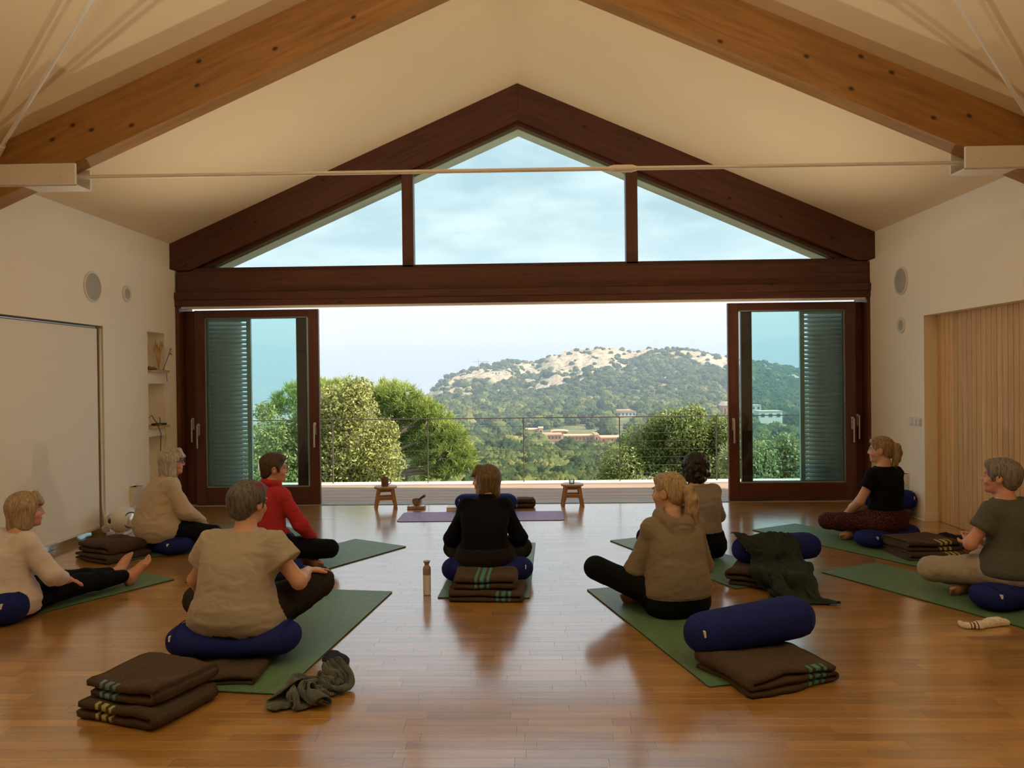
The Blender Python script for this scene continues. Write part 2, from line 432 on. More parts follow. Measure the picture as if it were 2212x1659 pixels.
# louvred shutters folded outside
def shutter(x0, x1, y, label, angle):
    s = empty('louvred_shutter', ((x0+x1)/2, y, 0)); tag(s, label, 'shutter', 'louvred shutters')
    z0, z1 = .03, 2.42
    for a, b in ((x0, x0+.055), (x1-.055, x1)): MB().box(a, b, y-.02, y+.02, z0, z1).build('stile', m_shut, s)
    for a, b in ((z0, z0+.1), (z1-.06, z1)): MB().box(x0+.055, x1-.055, y-.02, y+.02, a, b).build('rail', m_shut, s)
    n = 40; me = None
    for i in range(n):
        z = z0+.125+(z1-z0-.21)*i/(n-1)
        if me is None:
            a = angle; h = .030
            V = [(x, yy*math.cos(a)-zz*math.sin(a), yy*math.sin(a)+zz*math.cos(a)) for x in (x0+.05-s.location.x, x1-.05-s.location.x) for yy, zz in ((-h, -.004), (h, -.004), (h, .004), (-h, .004))]
            mb = MB().add(V, [(0, 1, 2, 3), (7, 6, 5, 4), (0, 4, 5, 1), (1, 5, 6, 2), (2, 6, 7, 3), (3, 7, 4, 0)])
            o = mb.build('slat', m_shut, s, rel=False); me = o.data
        else: o = link('slat', me, s)
        o.location = (0, 0, z)
shutter(-4.20, -3.60, 9.86, 'grey louvred shutter seen through the left sliding glass door, its slats catching daylight', .62)
shutter(-4.75, -3.76, 9.96, 'grey louvred shutter stacked outside behind the left shutter by the terrace', 1.42)
shutter(3.42, 4.0, 9.86, 'grey louvred shutter seen through the right sliding glass door, its slats catching daylight', .62)
shutter(3.56, 4.55, 9.96, 'grey louvred shutter stacked outside behind the right shutter by the terrace', 1.42)
# threshold tracks and terrace deck
tr = MB().box(-4.372, 4.15, 9.42, 9.72, -.06, -.01)
for yy in (9.455, 9.5, 9.54, 9.585, 9.64): tr.box(-4.33, 4.08, yy-.004, yy+.004, -.01, .008)
struct(tr.build('trim_9', m_alu))
deck = struct(MB().box(-7.5, 7.5, 9.72, 11.30, -.4, -.07).build('floor_terrace', M_plain('deck_substrate', (.12, .1, .08), .9)))
yy = 9.725; dd = random.Random(9)
while yy < 11.25:
    o = MB().box(-7.5, 7.5, yy, yy+.092, -.07, -.02).build('deck_board', m_deck, deck)
    t = .82+.3*dd.random(); tint_attr(o.data, [(t, t*.98, t*.97)]*len(o.data.polygons)); yy += .098
struct(MB().box(-7.5, 7.5, 11.30, 11.58, -.5, .0).build('trim_10', m_kerb, bevel=.006))
rl = empty('terrace_railing', (-.11, 11.44, 0)); tag(rl, 'thin bronze railing with horizontal cables along the terrace edge', 'railing')
for i in range(-3, 8):
    x = -2.97+1.4275*i; MB().box(x-.006, x+.006, 11.425, 11.465, 0, .955).build('post', m_bronze, rl)
MB().box(-7.4, 7.4, 11.42, 11.465, .945, .958).build('top_rail', m_bronze, rl)
for i in range(7): MB().cyl((-7.4, 11.445, .115+.119*i), (7.4, 11.445, .115+.119*i), .0028, n=6).build('cable', m_cable, rl)

# ---------------- interior rafters with steel ties
def ceiling_rafter(left):
    xe = -4.45 if left else 4.19
    o = sloped('roof_beam', [(RX, RZ), (xe, ln(xe, 0)), (xe, ln(xe, .42)), (RX, RZ-.42)], 5.885, 6.06, m_raft, None, left)
    tag(o, 'honey pine roof beam sloping down to the %s wall' % ('left' if left else 'right'), 'beam', 'pine roof beams'); return o
ceiling_rafter(True); ceiling_rafter(False)
def tie(nm, yy):
    t = empty('tie_rod', (-.1, yy, 3.16)); tag(t, nm, 'tie rod')
    MB().cyl((-3.55, yy, 3.165), (3.35, yy, 3.15), .016, n=14).build('rod', m_white, t, smooth=True)
    MB().cyl((.62, yy, 3.155), (.66, yy, 3.155), .018, .029, n=14).cyl((.66, yy, 3.155), (.80, yy, 3.155), .029, n=14).cyl((.80, yy, 3.155), (.84, yy, 3.155), .029, .018, n=14).build('turnbuckle', m_white, t, smooth=True)
    for xa, xb, xs in ((-4.38, -3.49, -3.62), (3.28, 4.14, 3.40)):
        for ya, yb_ in ((yy-.115, yy-.088), (yy+.09, yy+.117)): MB().box(xa, xb, ya, yb_, 3.085, 3.245).build('side_plate', m_white, t, bevel=.003)
        b = MB().box(xa, xb, yy-.09, yy+.09, 3.075, 3.087); b.box(min(xs, xs+.02), max(xs, xs+.02), yy-.09, yy+.09, 3.087, 3.245)
        b.build('end_bracket', m_white, t, bevel=.002)
        for bx in (xa+.12, xb-.12): MB().cyl((bx, yy-.121, 3.155), (bx, yy-.113, 3.155), .012, n=10).build('bolt', m_white, t)
tie('white steel tie rod with turnbuckle spanning between the pine beams', 5.972)
def brace(a, b, nm):
    t = empty('brace_rod', a); tag(t, nm, 'brace')
    MB().cyl(a, b, .014, n=12).build('rod', m_white, t, smooth=True)
    d = (Vector(b)-Vector(a)).normalized(); e = Vector(a)+d*.14
    MB().cyl(Vector(a)-d*.03, e, .03, .022, n=12).build('socket', m_white, t, smooth=True)
brace((-4.10, 5.86, 3.32), (-1.6, 3.85, 4.38), 'white steel brace rod under the ceiling at the upper left')
brace((3.83, 5.86, 3.32), (1.5, 3.80, 4.33), 'white steel brace rod under the ceiling at the upper right')

# ---------------- suspended linear uplights behind the camera (unseen fill lamps added to brighten walls and ceiling)
def uplight(x, y0, y1, z, power, nm):
    t = empty('added_fill_uplight', (x, (y0+y1)/2, z)); tag(t, nm, 'added lamp', 'added fill uplights')
    MB().box(x-.06, x+.06, y0, y1, z-.05, z).build('housing', m_white, t, bevel=.004)
    for yy in (y0+.3, y1-.3): MB().cyl((x, yy, z), (x, yy, ceil_z(x)), .003, n=6).build('hanger', m_cable, t)
    L = bpy.data.lights.new('fill_uplight_area', 'AREA'); L.shape = 'RECTANGLE'; L.size = .10; L.size_y = y1-y0-.05; L.energy = power; L.color = (1, .88, .69)
    o = bpy.data.objects.new('fill_uplight_area', L); COL.objects.link(o); o.parent = t; o.location = (0, 0, .012); o.rotation_euler = (pi, 0, 0)
uplight(-2.2, .4, 3.0, 3.12, 85, 'added fill uplight in a white suspended housing, unseen behind the camera, left of the ridge')
uplight(2.0, .4, 3.0, 3.12, 85, 'added fill uplight in a white suspended housing, unseen behind the camera, right of the ridge')
# ================================================================== OUTSIDE
def ray(px, py): return cf_ + cr_*((px-1106)/1662) - cu_*((py-829.5)/1662)
def at(px, py, Y):
    d = ray(px, py); return CAM + d*(Y/d.y)
def _hash(ix, iy, iz):
    h = (ix.astype(np.int64)*374761393 + iy.astype(np.int64)*668265263 + iz.astype(np.int64)*2147483647) & 0xffffffff
    h = ((h ^ (h >> 13))*1274126177) & 0xffffffff
    return ((h ^ (h >> 16)) & 0xffff).astype(np.float32)/65535.
def vnoise(P):
    P = np.asarray(P, np.float32); I = np.floor(P); f = P-I; f = f*f*(3-2*f); I = I.astype(np.int64)
    r = 0
    for a in (0, 1):
        for b in (0, 1):
            for c in (0, 1):
                w = (f[:, 0] if a else 1-f[:, 0])*(f[:, 1] if b else 1-f[:, 1])*(f[:, 2] if c else 1-f[:, 2])
                r = r + w*_hash(I[:, 0]+a, I[:, 1]+b, I[:, 2]+c)
    return r
def fbm(P, oct=4):
    P = np.asarray(P, np.float32); r = 0; a = .5; s = 0
    for i in range(oct): r = r+a*vnoise(P*2**i+17.3*i); s += a; a *= .5
    return r/s

RIDX = [300, 800, 880, 920, 932, 960, 1000, 1040, 1100, 1130, 1160, 1190, 1250, 1320, 1350, 1400, 1470, 1540, 1573, 1620, 1650, 1700, 1740, 1800, 1950]
RIDY = [900, 900, 880, 856, 846, 818, 804, 793, 780, 788, 791, 773, 760, 756, 770, 760, 759, 772, 780, 788, 793, 803, 812, 825, 850]
def terr(px, d):
    px = np.asarray(px, float); d = np.asarray(d, float)
    rr = np.interp(px, RIDX, RIDY)
    zr = 1.55 + 800*(816-rr)/1662
    base = np.interp(d, [9, 11.6, 20, 40, 100, 200, 300, 420, 520], [-.6, -1.5, -6, -10, -14, -20, -22.5, -21, -17])
    t = np.clip((d-520)/280, 0, 1); hill = -17 + (zr+17)*(t**.9)
    z = np.where(d < 520, base, hill)
    z = np.where(d > 800, zr - (d-800)*.25, z)
    seaL = np.clip((900-px)/120, 0, 1)*np.clip((d-150)/250, 0, 1)
    z = z*(1-seaL) + (-42)*seaL
    return z
def slope_x(px): 
    r = ray(px, 816); return r.x/r.y
NP, ND = 300, 170
pxs = np.linspace(250, 1990, NP)
ds = np.concatenate([np.geomspace(11.65, 500, 70), np.linspace(508, 860, 80), np.linspace(880, 1300, 20)])
PX, DD = np.meshgrid(pxs, ds)
SX = np.array([slope_x(p) for p in pxs])[None, :]*np.ones_like(PX)
Zt = terr(PX, DD); Xt = SX*DD
nz = fbm(np.stack([Xt.ravel()*.02, DD.ravel()*.02, np.zeros(PX.size)], 1), 5).reshape(PX.shape)-.5
amp = np.interp(DD, [11, 60, 300, 520, 640, 790, 800], [0, .6, 2, 4, 9, 6, 4])
Zt = Zt + nz*amp*1.6
def rockmask(px, d):
    sh = np.asarray(px).shape
    P = np.stack([np.ravel(px)*.011, np.ravel(d)*.02, np.zeros(np.size(px))], 1)
    n = fbm(P, 4).reshape(sh)
    g = lambda cx, cd, wx, wd: np.exp(-((px-cx)/wx)**2-((d-cd)/wd)**2)
    b = g(1130, 720, 60, 60)*.22+g(1270, 775, 90, 25)*.28+g(1040, 720, 60, 60)*.10+g(1250, 650, 110, 30)*.12+g(1480, 740, 60, 25)*.12+g(1010, 690, 60, 60)*.10+g(1540, 690, 60, 20)*.1
    b = b + g(1190, 755, 60, 30)*.14+g(1200, 690, 50, 30)*.1
    return np.clip((n+b-.515)/.10, 0, 1)*np.clip((d-530)/50, 0, 1)
RM = rockmask(PX, DD)
rk = fbm(np.stack([Xt.ravel()*.09, DD.ravel()*.09, Zt.ravel()*.09], 1), 4).reshape(PX.shape)
Zt = Zt + RM*(np.abs(rk-.5)*14)
Vt = np.stack([Xt, DD, Zt], 2).reshape(-1, 3)
ii = np.arange(NP*ND).reshape(ND, NP)
Ft = np.stack([ii[:-1, :-1], ii[:-1, 1:], ii[1:, 1:], ii[1:, :-1]], 2).reshape(-1, 4)
m_terr, nt, p = mat_new('hillside_ground')
co = objco(nt); a = nd(nt, 'ShaderNodeAttribute', attribute_name='rock')
n1 = nd(nt, 'ShaderNodeTexNoise', i_Vector=co, i_Scale=.05, i_Detail=6.0, i_Roughness=.65)
n2 = nd(nt, 'ShaderNodeTexNoise', i_Vector=co, i_Scale=.22, i_Detail=6.0, i_Roughness=.7)
green = ramp(nt, n1.outputs['Fac'], [(.35, (.10, .125, .05)), (.55, (.20, .21, .09)), (.7, (.33, .27, .15))])
rock = ramp(nt, n2.outputs['Fac'], [(.32, (.20, .155, .11)), (.5, (.50, .41, .29)), (.68, (.72, .60, .44))])
setp(nt, p, Base_Color=mixc(nt, a.outputs['Fac'], green, rock), Roughness=.95, Specular_IOR_Level=.1)
bump(nt, p, n2.outputs['Fac'], .6, 4.0)
hill = npmesh('hillside', Vt, Ft, m_terr); at_ = hill.data.attributes.new('rock', 'FLOAT', 'POINT'); at_.data.foreach_set('value', RM.ravel().astype(np.float32))
tag(hill, 'rocky green hillside and valley beyond the terrace', 'hill'); struct(hill)
sea = struct(MB().box(-3000, 3000, 150, 9000, -42.5, -41.8).build('sea', M_plain('sea_water', (.10, .20, .34), .12, .1, .01)))
tag(sea, 'pale blue sea beyond the valley', None)

def gn_scatter(name, pts, scales, tints, mat, label, squash=.8, seed=0):
    me = bpy.data.meshes.new(name); me.vertices.add(len(pts)); me.vertices.foreach_set('co', np.asarray(pts, np.float32).ravel())
    s = me.attributes.new('size', 'FLOAT', 'POINT'); s.data.foreach_set('value', np.asarray(scales, np.float32))
    t = me.attributes.new('tint', 'FLOAT', 'POINT'); t.data.foreach_set('value', np.asarray(tints, np.float32))
    me.update(); o = link(name, me)
    ng = bpy.data.node_groups.new(name, 'GeometryNodeTree')
    ng.interface.new_socket('Geometry', in_out='INPUT', socket_type='NodeSocketGeometry'); ng.interface.new_socket('Geometry', in_out='OUTPUT', socket_type='NodeSocketGeometry')
    gi = nd(ng, 'NodeGroupInput'); go = nd(ng, 'NodeGroupOutput')
    ico = nd(ng, 'GeometryNodeMeshIcoSphere', i_Radius=1.0, i_Subdivisions=4)
    pos = nd(ng, 'GeometryNodeInputPosition')
    no = nd(ng, 'ShaderNodeTexNoise', i_Vector=pos.outputs[0], i_Scale=3.2, i_Detail=5.0, i_Roughness=.65)
    off = nd(ng, 'ShaderNodeVectorMath', operation='SCALE', i_0=pos.outputs[0], i_Scale=nd(ng, 'ShaderNodeMath', operation='MULTIPLY_ADD', i_0=no.outputs[0], i_1=2.5, i_2=-1.3).outputs[0])
    sp = nd(ng, 'GeometryNodeSetPosition', i_Geometry=ico.outputs[0], i_Offset=off.outputs[0])
    ss = nd(ng, 'GeometryNodeSetShadeSmooth', i_Geometry=sp.outputs[0])
    sm = nd(ng, 'GeometryNodeSetMaterial', i_Geometry=ss.outputs[0]); sm.inputs['Material'].default_value = mat
    mp = nd(ng, 'GeometryNodeMeshToPoints', i_Mesh=gi.outputs[0])
    na = nd(ng, 'GeometryNodeInputNamedAttribute', data_type='FLOAT'); na.inputs['Name'].default_value = 'size'
    rr = nd(ng, 'FunctionNodeRandomValue', data_type='FLOAT_VECTOR'); rr.inputs[1].default_value = (0, 0, 6.28); rr.inputs['Seed'].default_value = seed
    cs = nd(ng, 'ShaderNodeCombineXYZ', i_0=na.outputs[0], i_1=na.outputs[0], i_2=nd(ng, 'ShaderNodeMath', operation='MULTIPLY', i_0=na.outputs[0], i_1=squash).outputs[0])
    ip = nd(ng, 'GeometryNodeInstanceOnPoints', i_Points=mp.outputs[0], i_Instance=sm.outputs[0], i_Rotation=rr.outputs[0], i_Scale=cs.outputs[0])
    ng.links.new(ip.outputs[0], go.inputs[0])
    md = o.modifiers.new('scatter', 'NODES'); md.node_group = ng
    tag(o, label, 'shrubs', kind='stuff'); return o
m_shrub, nt, p = mat_new('hill_foliage')
ta = nd(nt, 'ShaderNodeAttribute', attribute_name='tint', attribute_type='INSTANCER')
gc = nd(nt, 'ShaderNodeTexCoord'); n1 = nd(nt, 'ShaderNodeTexNoise', i_Vector=gc.outputs['Object'], i_Scale=1.2, i_Detail=6.0, i_Roughness=.75)
c1 = ramp(nt, ta.outputs['Fac'], [(0, (.035, .060, .028)), (.5, (.075, .105, .038)), (.85, (.16, .18, .055)), (1, (.26, .24, .09))])
setp(nt, p, Base_Color=mixc(nt, 1.0, c1, ramp(nt, n1.outputs['Fac'], [(.3, (.55, .55, .55)), (.7, (1.35, 1.35, 1.35))]), 'MULTIPLY'), Roughness=.95, Specular_IOR_Level=.1)
bump(nt, p, n1.outputs['Fac'], .8, .6)
def terr_pts(hp, hd):
    fx = (hp-250)/(1990-250)*(NP-1); j = np.clip(fx.astype(int), 0, NP-2); tx = fx-j
    k = np.clip(np.searchsorted(ds, hd)-1, 0, ND-2); ty = (hd-ds[k])/(ds[k+1]-ds[k])
    z = (Zt[k, j]*(1-tx)+Zt[k, j+1]*tx)*(1-ty)+(Zt[k+1, j]*(1-tx)+Zt[k+1, j+1]*tx)*ty
    sx = np.interp(hp, pxs, SX[0]); return np.stack([sx*hd, hd, z], 1)
# ---------------- houses and cranes
m_terra = M_plain('terracotta_render', (.56, .24, .13), .9, .12, .3); m_terra2 = M_plain('terracotta_light', (.70, .40, .24), .9, .1, .3)
m_white_h = M_plain('white_render', (.80, .77, .70), .9, .05, .3); m_tile = M_plain('roof_tile', (.58, .34, .22), .9, .15, .8); m_win = M_plain('dark_window', (.05, .06, .07), .3)
m_tan = M_plain('pale_stone_wall', (.66, .56, .42), .9, .1, .3)
FOOT = []
def ground_at(px, row, Y0, w=60):
    d = np.linspace(Y0-w, Y0+w, 121); P = terr_pts(np.full(121, float(px)), d); rows_ = np.array([829.5-1662*((Vector(p)-CAM).dot(cu_))/((Vector(p)-CAM).dot(cf_)) for p in P])
    return float(d[np.argmin(np.abs(rows_-row)+np.abs(d-Y0)*.02)])
def house(name, label, x0, x1, rt, rb_, Y, mat, roof=True, nwin=3, depth=9, group=None, roofmat=None):
    Y = ground_at((x0+x1)/2, rb_, Y); FOOT.append((x0-4, x1+4, Y))
    a = at(x0, rb_, Y); b = at(x1, rt, Y); t = empty(name, ((a.x+b.x)/2, Y, a.z)); tag(t, label, 'house', group)
    h = b.z-a.z; w = b.x-a.x
    MB().box(a.x, b.x, Y, Y+depth, a.z-4, b.z).build('wall', mat, t)
    if roof: MB().prism([(a.x-.5, b.z), (b.x+.5, b.z), (b.x-.2*w, b.z+.28*h), (a.x+.2*w, b.z+.28*h)], Y-.5, Y+depth+.5).build('roof', roofmat or m_tile, t)
    else: MB().box(a.x-.2, b.x+.2, Y-.2, Y+depth, b.z, b.z+.35).build('parapet', roofmat or m_terra2, t)
    for i in range(nwin):
        x = a.x+w*(i+.5)/nwin; MB().box(x-w*.22/nwin, x+w*.22/nwin, Y-.12, Y+.02, a.z+h*.35, a.z+h*.75).build('window', m_win, t)
g = 'terracotta row houses'
house('terraced_house', 'terracotta flat roofed house at the upper left end of the row', 1136, 1161, 929, 940, 345, m_terra, False, 4, group=g)
house('terraced_house', 'pale terracotta tower block on the upper left of the row', 1164, 1173, 926, 941, 343, m_terra2, False, 1, group=g)
house('terraced_house', 'small terracotta house behind the row with tiled roof', 1193, 1226, 932, 939, 352, m_terra, True, 3, group=g)
house('terraced_house', 'long terracotta house in the middle of the row', 1168, 1213, 940, 952, 325, m_terra, False, 6, group=g)
house('terraced_house', 'terracotta house in the right half of the row', 1219, 1281, 942, 954, 322, m_terra, False, 8, group=g)
house('terraced_house', 'pale terracotta stair tower ending the row on the right', 1286, 1293, 940, 957, 320, m_terra2, False, 1, group=g)
house('terraced_house', 'low terracotta wing right of the stair tower', 1299, 1346, 946, 956, 330, m_terra, False, 5, group=g)
house('villa', 'long white villa with pink tiled roof above the trees', 1326, 1374, 889, 902, 470, m_white_h, True, 6)
house('villa', 'red villa with pale roof beside the right glass door', 1562, 1590, 876, 902, 430, m_terra, True, 3, roofmat=m_tan)
house('villa', 'white villa with wide flat roof seen through the right glass door', 1640, 1690, 889, 907, 300, m_white_h, False, 3, roofmat=m_tan)
house('villa', 'small white villa above the flat roofed one behind glass', 1612, 1644, 876, 888, 380, m_white_h, False, 3, roofmat=m_tan)
for x0, x1, rt, rb_, l in ((1041, 1058, 805, 812, 'white house just under the hilltop crane'), (1061, 1082, 802, 814, 'largest white house on the hilltop'), (1084, 1096, 802, 809, 'white hilltop house right of the largest one'), (1010, 1020, 815, 820, 'small white house on the left hill slope'), (1000, 1012, 850, 856, 'white house low on the left hill slope')):
    house('hillside_house', l, x0, x1, rt, rb_, 720 if rt < 840 else 640, m_white_h, False, 3, 8, 'white houses on the hill', m_tan)
# single broadleaf crowns in the valley and scrub on the slope: nobody could count them
n_h = 9000
hp = RNG.uniform(905, 1960, n_h); hd = RNG.uniform(500, 800, n_h)
keep = RNG.random(n_h) > rockmask(hp, hd)*.93
for fa, fb, fY in FOOT: keep &= ~((hp > fa) & (hp < fb) & (hd > fY-30) & (hd < fY+12))
hp, hd = hp[keep], hd[keep]
sz = RNG.uniform(1.0, 2.7, len(hp))*np.where(RNG.random(len(hp)) < .12, 1.5, 1)
P_ = terr_pts(hp, hd); P_[:, 2] += sz*.35
gn_scatter('hillside_shrubs', P_, sz, np.clip(RNG.beta(2, 3.2, len(hp))*1.1, 0, 1), m_shrub, 'scattered green scrub and pines covering the rocky hillside')
n_v = 3000
hp = RNG.uniform(860, 1960, n_v+1600); hd = np.concatenate([1/RNG.uniform(1/520, 1/75, n_v), RNG.uniform(350, 525, 1600)])
n_c = (fbm(np.stack([hp*.02, hd*.02, hp*0], 1), 3)); meadow = (np.abs(hd-325) < 24) & (hp > 1125) & (hp < 1350)
meadow |= (np.abs(hd-262) < 14) & (hp > 1130) & (hp < 1300)
for fa, fb, fY in FOOT: meadow |= (hp > fa) & (hp < fb) & (hd > fY-70) & (hd < fY+14)
keep = (n_c > .36) & ~meadow; hp, hd = hp[keep], hd[keep]
sz = np.interp(hd, [75, 200, 520], [1.9, 2.9, 2.9])*RNG.uniform(.6, 1.35, len(hp)); P_ = terr_pts(hp, hd); P_[:, 2] += sz*.6
xp = RNG.uniform(260, 900, 900); xd = 1/RNG.uniform(1/300, 1/45, 900); xs_ = RNG.uniform(1.6, 3.4, 900); XP = terr_pts(xp, xd); XP[:, 2] += xs_*.5
ok = XP[:, 2]+xs_ < 1.55-(850-816)/1662*xd; P_ = np.concatenate([P_, XP[ok]]); sz = np.concatenate([sz, xs_[ok]]); hp = np.concatenate([hp, xp[ok]])
gn_scatter('valley_woods', P_, sz, np.clip(RNG.beta(2, 2, len(hp)), 0, 1), m_shrub, 'green woodland filling the valley below the terrace', 1.0, 3)

# ---------------- near trees
def M_leaf(name, stops, trans=.35):
    m = bpy.data.materials.new(name); m.use_nodes = True; nt = m.node_tree; nt.nodes.clear(); out = nd(nt, 'ShaderNodeOutputMaterial')
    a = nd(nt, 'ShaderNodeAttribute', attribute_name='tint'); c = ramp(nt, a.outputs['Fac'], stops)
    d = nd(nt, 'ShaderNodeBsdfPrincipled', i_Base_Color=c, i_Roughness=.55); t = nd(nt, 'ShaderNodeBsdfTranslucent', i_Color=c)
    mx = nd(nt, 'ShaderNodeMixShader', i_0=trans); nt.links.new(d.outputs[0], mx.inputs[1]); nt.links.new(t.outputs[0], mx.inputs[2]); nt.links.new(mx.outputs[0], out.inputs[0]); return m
m_leaf_y = M_leaf('yellow_green_leaves', [(0, (.10, .12, .025)), (.45, (.34, .35, .09)), (1, (.78, .70, .28))])
m_leaf_d = M_leaf('mid_green_leaves', [(0, (.10, .14, .035)), (.5, (.22, .27, .065)), (1, (.46, .46, .13))])
m_leaf_o = M_leaf('olive_leaves', [(0, (.16, .20, .08)), (.5, (.34, .37, .16)), (1, (.58, .56, .30))])
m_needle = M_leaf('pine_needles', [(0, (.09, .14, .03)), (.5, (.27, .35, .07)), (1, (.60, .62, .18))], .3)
m_bark = M_plain('bark', (.20, .14, .10), .95, .3, 8, .6, 30)
def leaf_cloud(blobs, n, size, seed, shell=.55, clump=0.0):
    r = np.random.default_rng(seed); w = np.array([b[3]**2 for b in blobs]); w /= w.sum()
    bi = r.choice(len(blobs), n, p=w); B = np.array(blobs)
    d = r.normal(size=(n, 3)); d /= np.linalg.norm(d, axis=1)[:, None]
    rad = (shell+(1-shell)*r.random(n)**.6)
    lump = 1+.35*(fbm(np.concatenate([d*2.3+bi[:, None]*3.1], 1), 3)-.5)*2
    C = B[bi, :3] + d*(rad*lump*B[bi, 3])[:, None]
    nrm = d*.7+r.normal(size=(n, 3))*.7; nrm /= np.linalg.norm(nrm, axis=1)[:, None]
    t = np.cross(nrm, r.normal(size=(n, 3))); t /= np.linalg.norm(t, axis=1)[:, None]; b = np.cross(nrm, t)
    s = size*r.uniform(.6, 1.3, n)[:, None]
    V = np.stack([C-t*s*.9, C+b*s*.42, C+t*s*.9, C-b*s*.42], 1).reshape(-1, 3); F = np.arange(4*n).reshape(n, 4)
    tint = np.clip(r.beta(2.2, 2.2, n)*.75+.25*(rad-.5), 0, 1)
    return V, F, np.repeat(tint, 4)
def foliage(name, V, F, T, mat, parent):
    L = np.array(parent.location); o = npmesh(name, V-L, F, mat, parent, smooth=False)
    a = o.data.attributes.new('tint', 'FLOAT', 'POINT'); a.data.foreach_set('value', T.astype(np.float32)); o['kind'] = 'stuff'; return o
def pxblobs(lst, Y, seed):
    r = random.Random(seed); out = []
    for px, py, rp in lst:
        y = Y+r.uniform(-1, 1)*rp*.6*Y/1662; q = at(px, py, y); out.append((q.x, q.y, q.z, rp*Y/1662))
    return out
def tree(name, label, blist, Y, n, size, mat, base_px, seed, shell=.55, branches=(), group='trees below the terrace'):
    b = at(base_px, 1200, Y); zg = float(terr(base_px, Y)); t = empty(name, (b.x, b.y, zg)); tag(t, label, 'tree', group)
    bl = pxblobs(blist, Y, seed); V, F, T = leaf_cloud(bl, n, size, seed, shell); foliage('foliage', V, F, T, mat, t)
    top = Vector((b.x, b.y, min(q[2] for q in bl)))
    MB().tube([(b.x, b.y, zg-.3), (b.x+.1, b.y, (zg+top.z)/2), tuple(top)], [.2, .16, .12], 10).build('trunk', m_bark, t, smooth='all')
    rr = random.Random(seed)
    for q in bl:
        e = Vector(q[:3]); s = top; mid = (s+e)/2+Vector((rr.uniform(-.2, .2), rr.uniform(-.2, .2), -.25*abs(e.x-s.x)*.4))
        MB().tube([tuple(s), tuple(mid), tuple(e)], [.07, .045, .015], 6).build('branch', m_bark, t, smooth='all')
    for br in branches:
        pts = [tuple(at(px, py, Y-.6)) for px, py in br]; MB().tube(pts, [.11*(1-.65*i/(len(pts)-1)) for i in range(len(pts))], 7).build('branch', m_bark, t, smooth='all')
    return t
tree('broadleaf_tree', 'sunlit yellow green leafy tree in front of the round pine',
     [(590, 960, 62), (615, 985, 70), (700, 930, 70), (755, 880, 62), (765, 960, 85), (815, 990, 62), (700, 1030, 100), (800, 1050, 70), (600, 1050, 80), (775, 846, 34), (715, 880, 50), (835, 930, 30), (640, 930, 34), (655, 890, 28), (572, 890, 26)],
     17, 46000, .045, m_leaf_y, 700, 1, .3)
def pine():
    Y = 25; b = at(700, 1200, Y); zg = float(terr(700, Y)); t = empty('umbrella_pine', (b.x, b.y, zg)); tag(t, 'broad rounded green pine with bare branches behind the yellow green tree', 'tree', 'trees below the terrace')
    bl = pxblobs([(705, 868, 46), (745, 858, 40), (640, 880, 50), (835, 862, 36), (868, 872, 38), (905, 893, 38), (880, 912, 42), (940, 915, 36), (925, 945, 42), (962, 945, 34), (985, 975, 32), (955, 985, 38), (998, 1008, 28), (975, 1022, 30), (940, 1028, 26), (850, 905, 40), (900, 965, 30), (875, 985, 24), (840, 945, 32), (920, 1005, 26), (1008, 985, 20), (985, 945, 22), (800, 870, 34)], Y, 4)
    r = np.random.default_rng(8); Vs = []; Ts = []
    for q in bl:
        nt_ = int(95*(q[3]/.6)**2)
        d = r.normal(size=(nt_, 3)); d[:, 2] = np.abs(d[:, 2])*.9-.25; d /= np.linalg.norm(d, axis=1)[:, None]
        C = np.array(q[:3])+d*q[3]*r.uniform(.72, 1.05, nt_)[:, None]
        for c, dd_ in zip(C, d):
            k = 34; a = r.normal(size=(k, 3))*.62+dd_*.55+np.array([0, 0, .55]); a /= np.linalg.norm(a, axis=1)[:, None]
            L = r.uniform(.13, .24, k)[:, None]; sd = np.cross(a, r.normal(size=(k, 3))); sd /= np.linalg.norm(sd, axis=1)[:, None]
            w = .0095; o = c+r.normal(size=(k, 3))*.04
            Vs.append(np.stack([o-sd*w, o+sd*w, o+a*L+sd*w*.4, o+a*L-sd*w*.4], 1).reshape(-1, 3))
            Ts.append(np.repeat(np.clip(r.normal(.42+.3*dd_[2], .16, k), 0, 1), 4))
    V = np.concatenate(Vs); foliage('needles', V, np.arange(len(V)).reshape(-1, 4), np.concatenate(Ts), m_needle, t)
    top = at(735, 1055, Y); MB().tube([(b.x, b.y, zg-.3), tuple(top)], [.3, .22], 10).build('trunk', m_bark, t, smooth='all')
    for br in ([(735, 1055), (850, 1020), (905, 1002), (960, 1000)], [(735, 1055), (830, 985), (890, 960), (930, 940)], [(735, 1055), (770, 960), (850, 900)], [(735, 1055), (860, 1025), (940, 1020), (980, 1010)], [(735, 1055), (730, 940), (720, 880)], [(830, 985), (860, 940), (900, 905)], [(860, 1022), (920, 990), (985, 970)], [(735, 1055), (650, 940), (640, 890)], [(850, 1020), (930, 1012), (985, 1022)]):
        pts = [tuple(at(px, py, Y-.3)) for px, py in br]; MB().tube(pts, [.10*(1-.7*i/(len(pts)-1)) for i in range(len(pts))], 7).build('branch', m_bark, t, smooth='all')
pine()
tree('bushy_tree', 'dense mid green tree behind the railing right of centre',
     [(1450, 945, 62), (1395, 975, 62), (1345, 1015, 52), (1480, 930, 52), (1530, 965, 62), (1500, 1010, 75), (1420, 1035, 68), (1560, 1020, 55), (1315, 1048, 36), (1462, 912, 28), (1500, 900, 26), (1560, 935, 40), (1430, 925, 30)],
     21, 42000, .054, m_leaf_d, 1440, 2, .35)
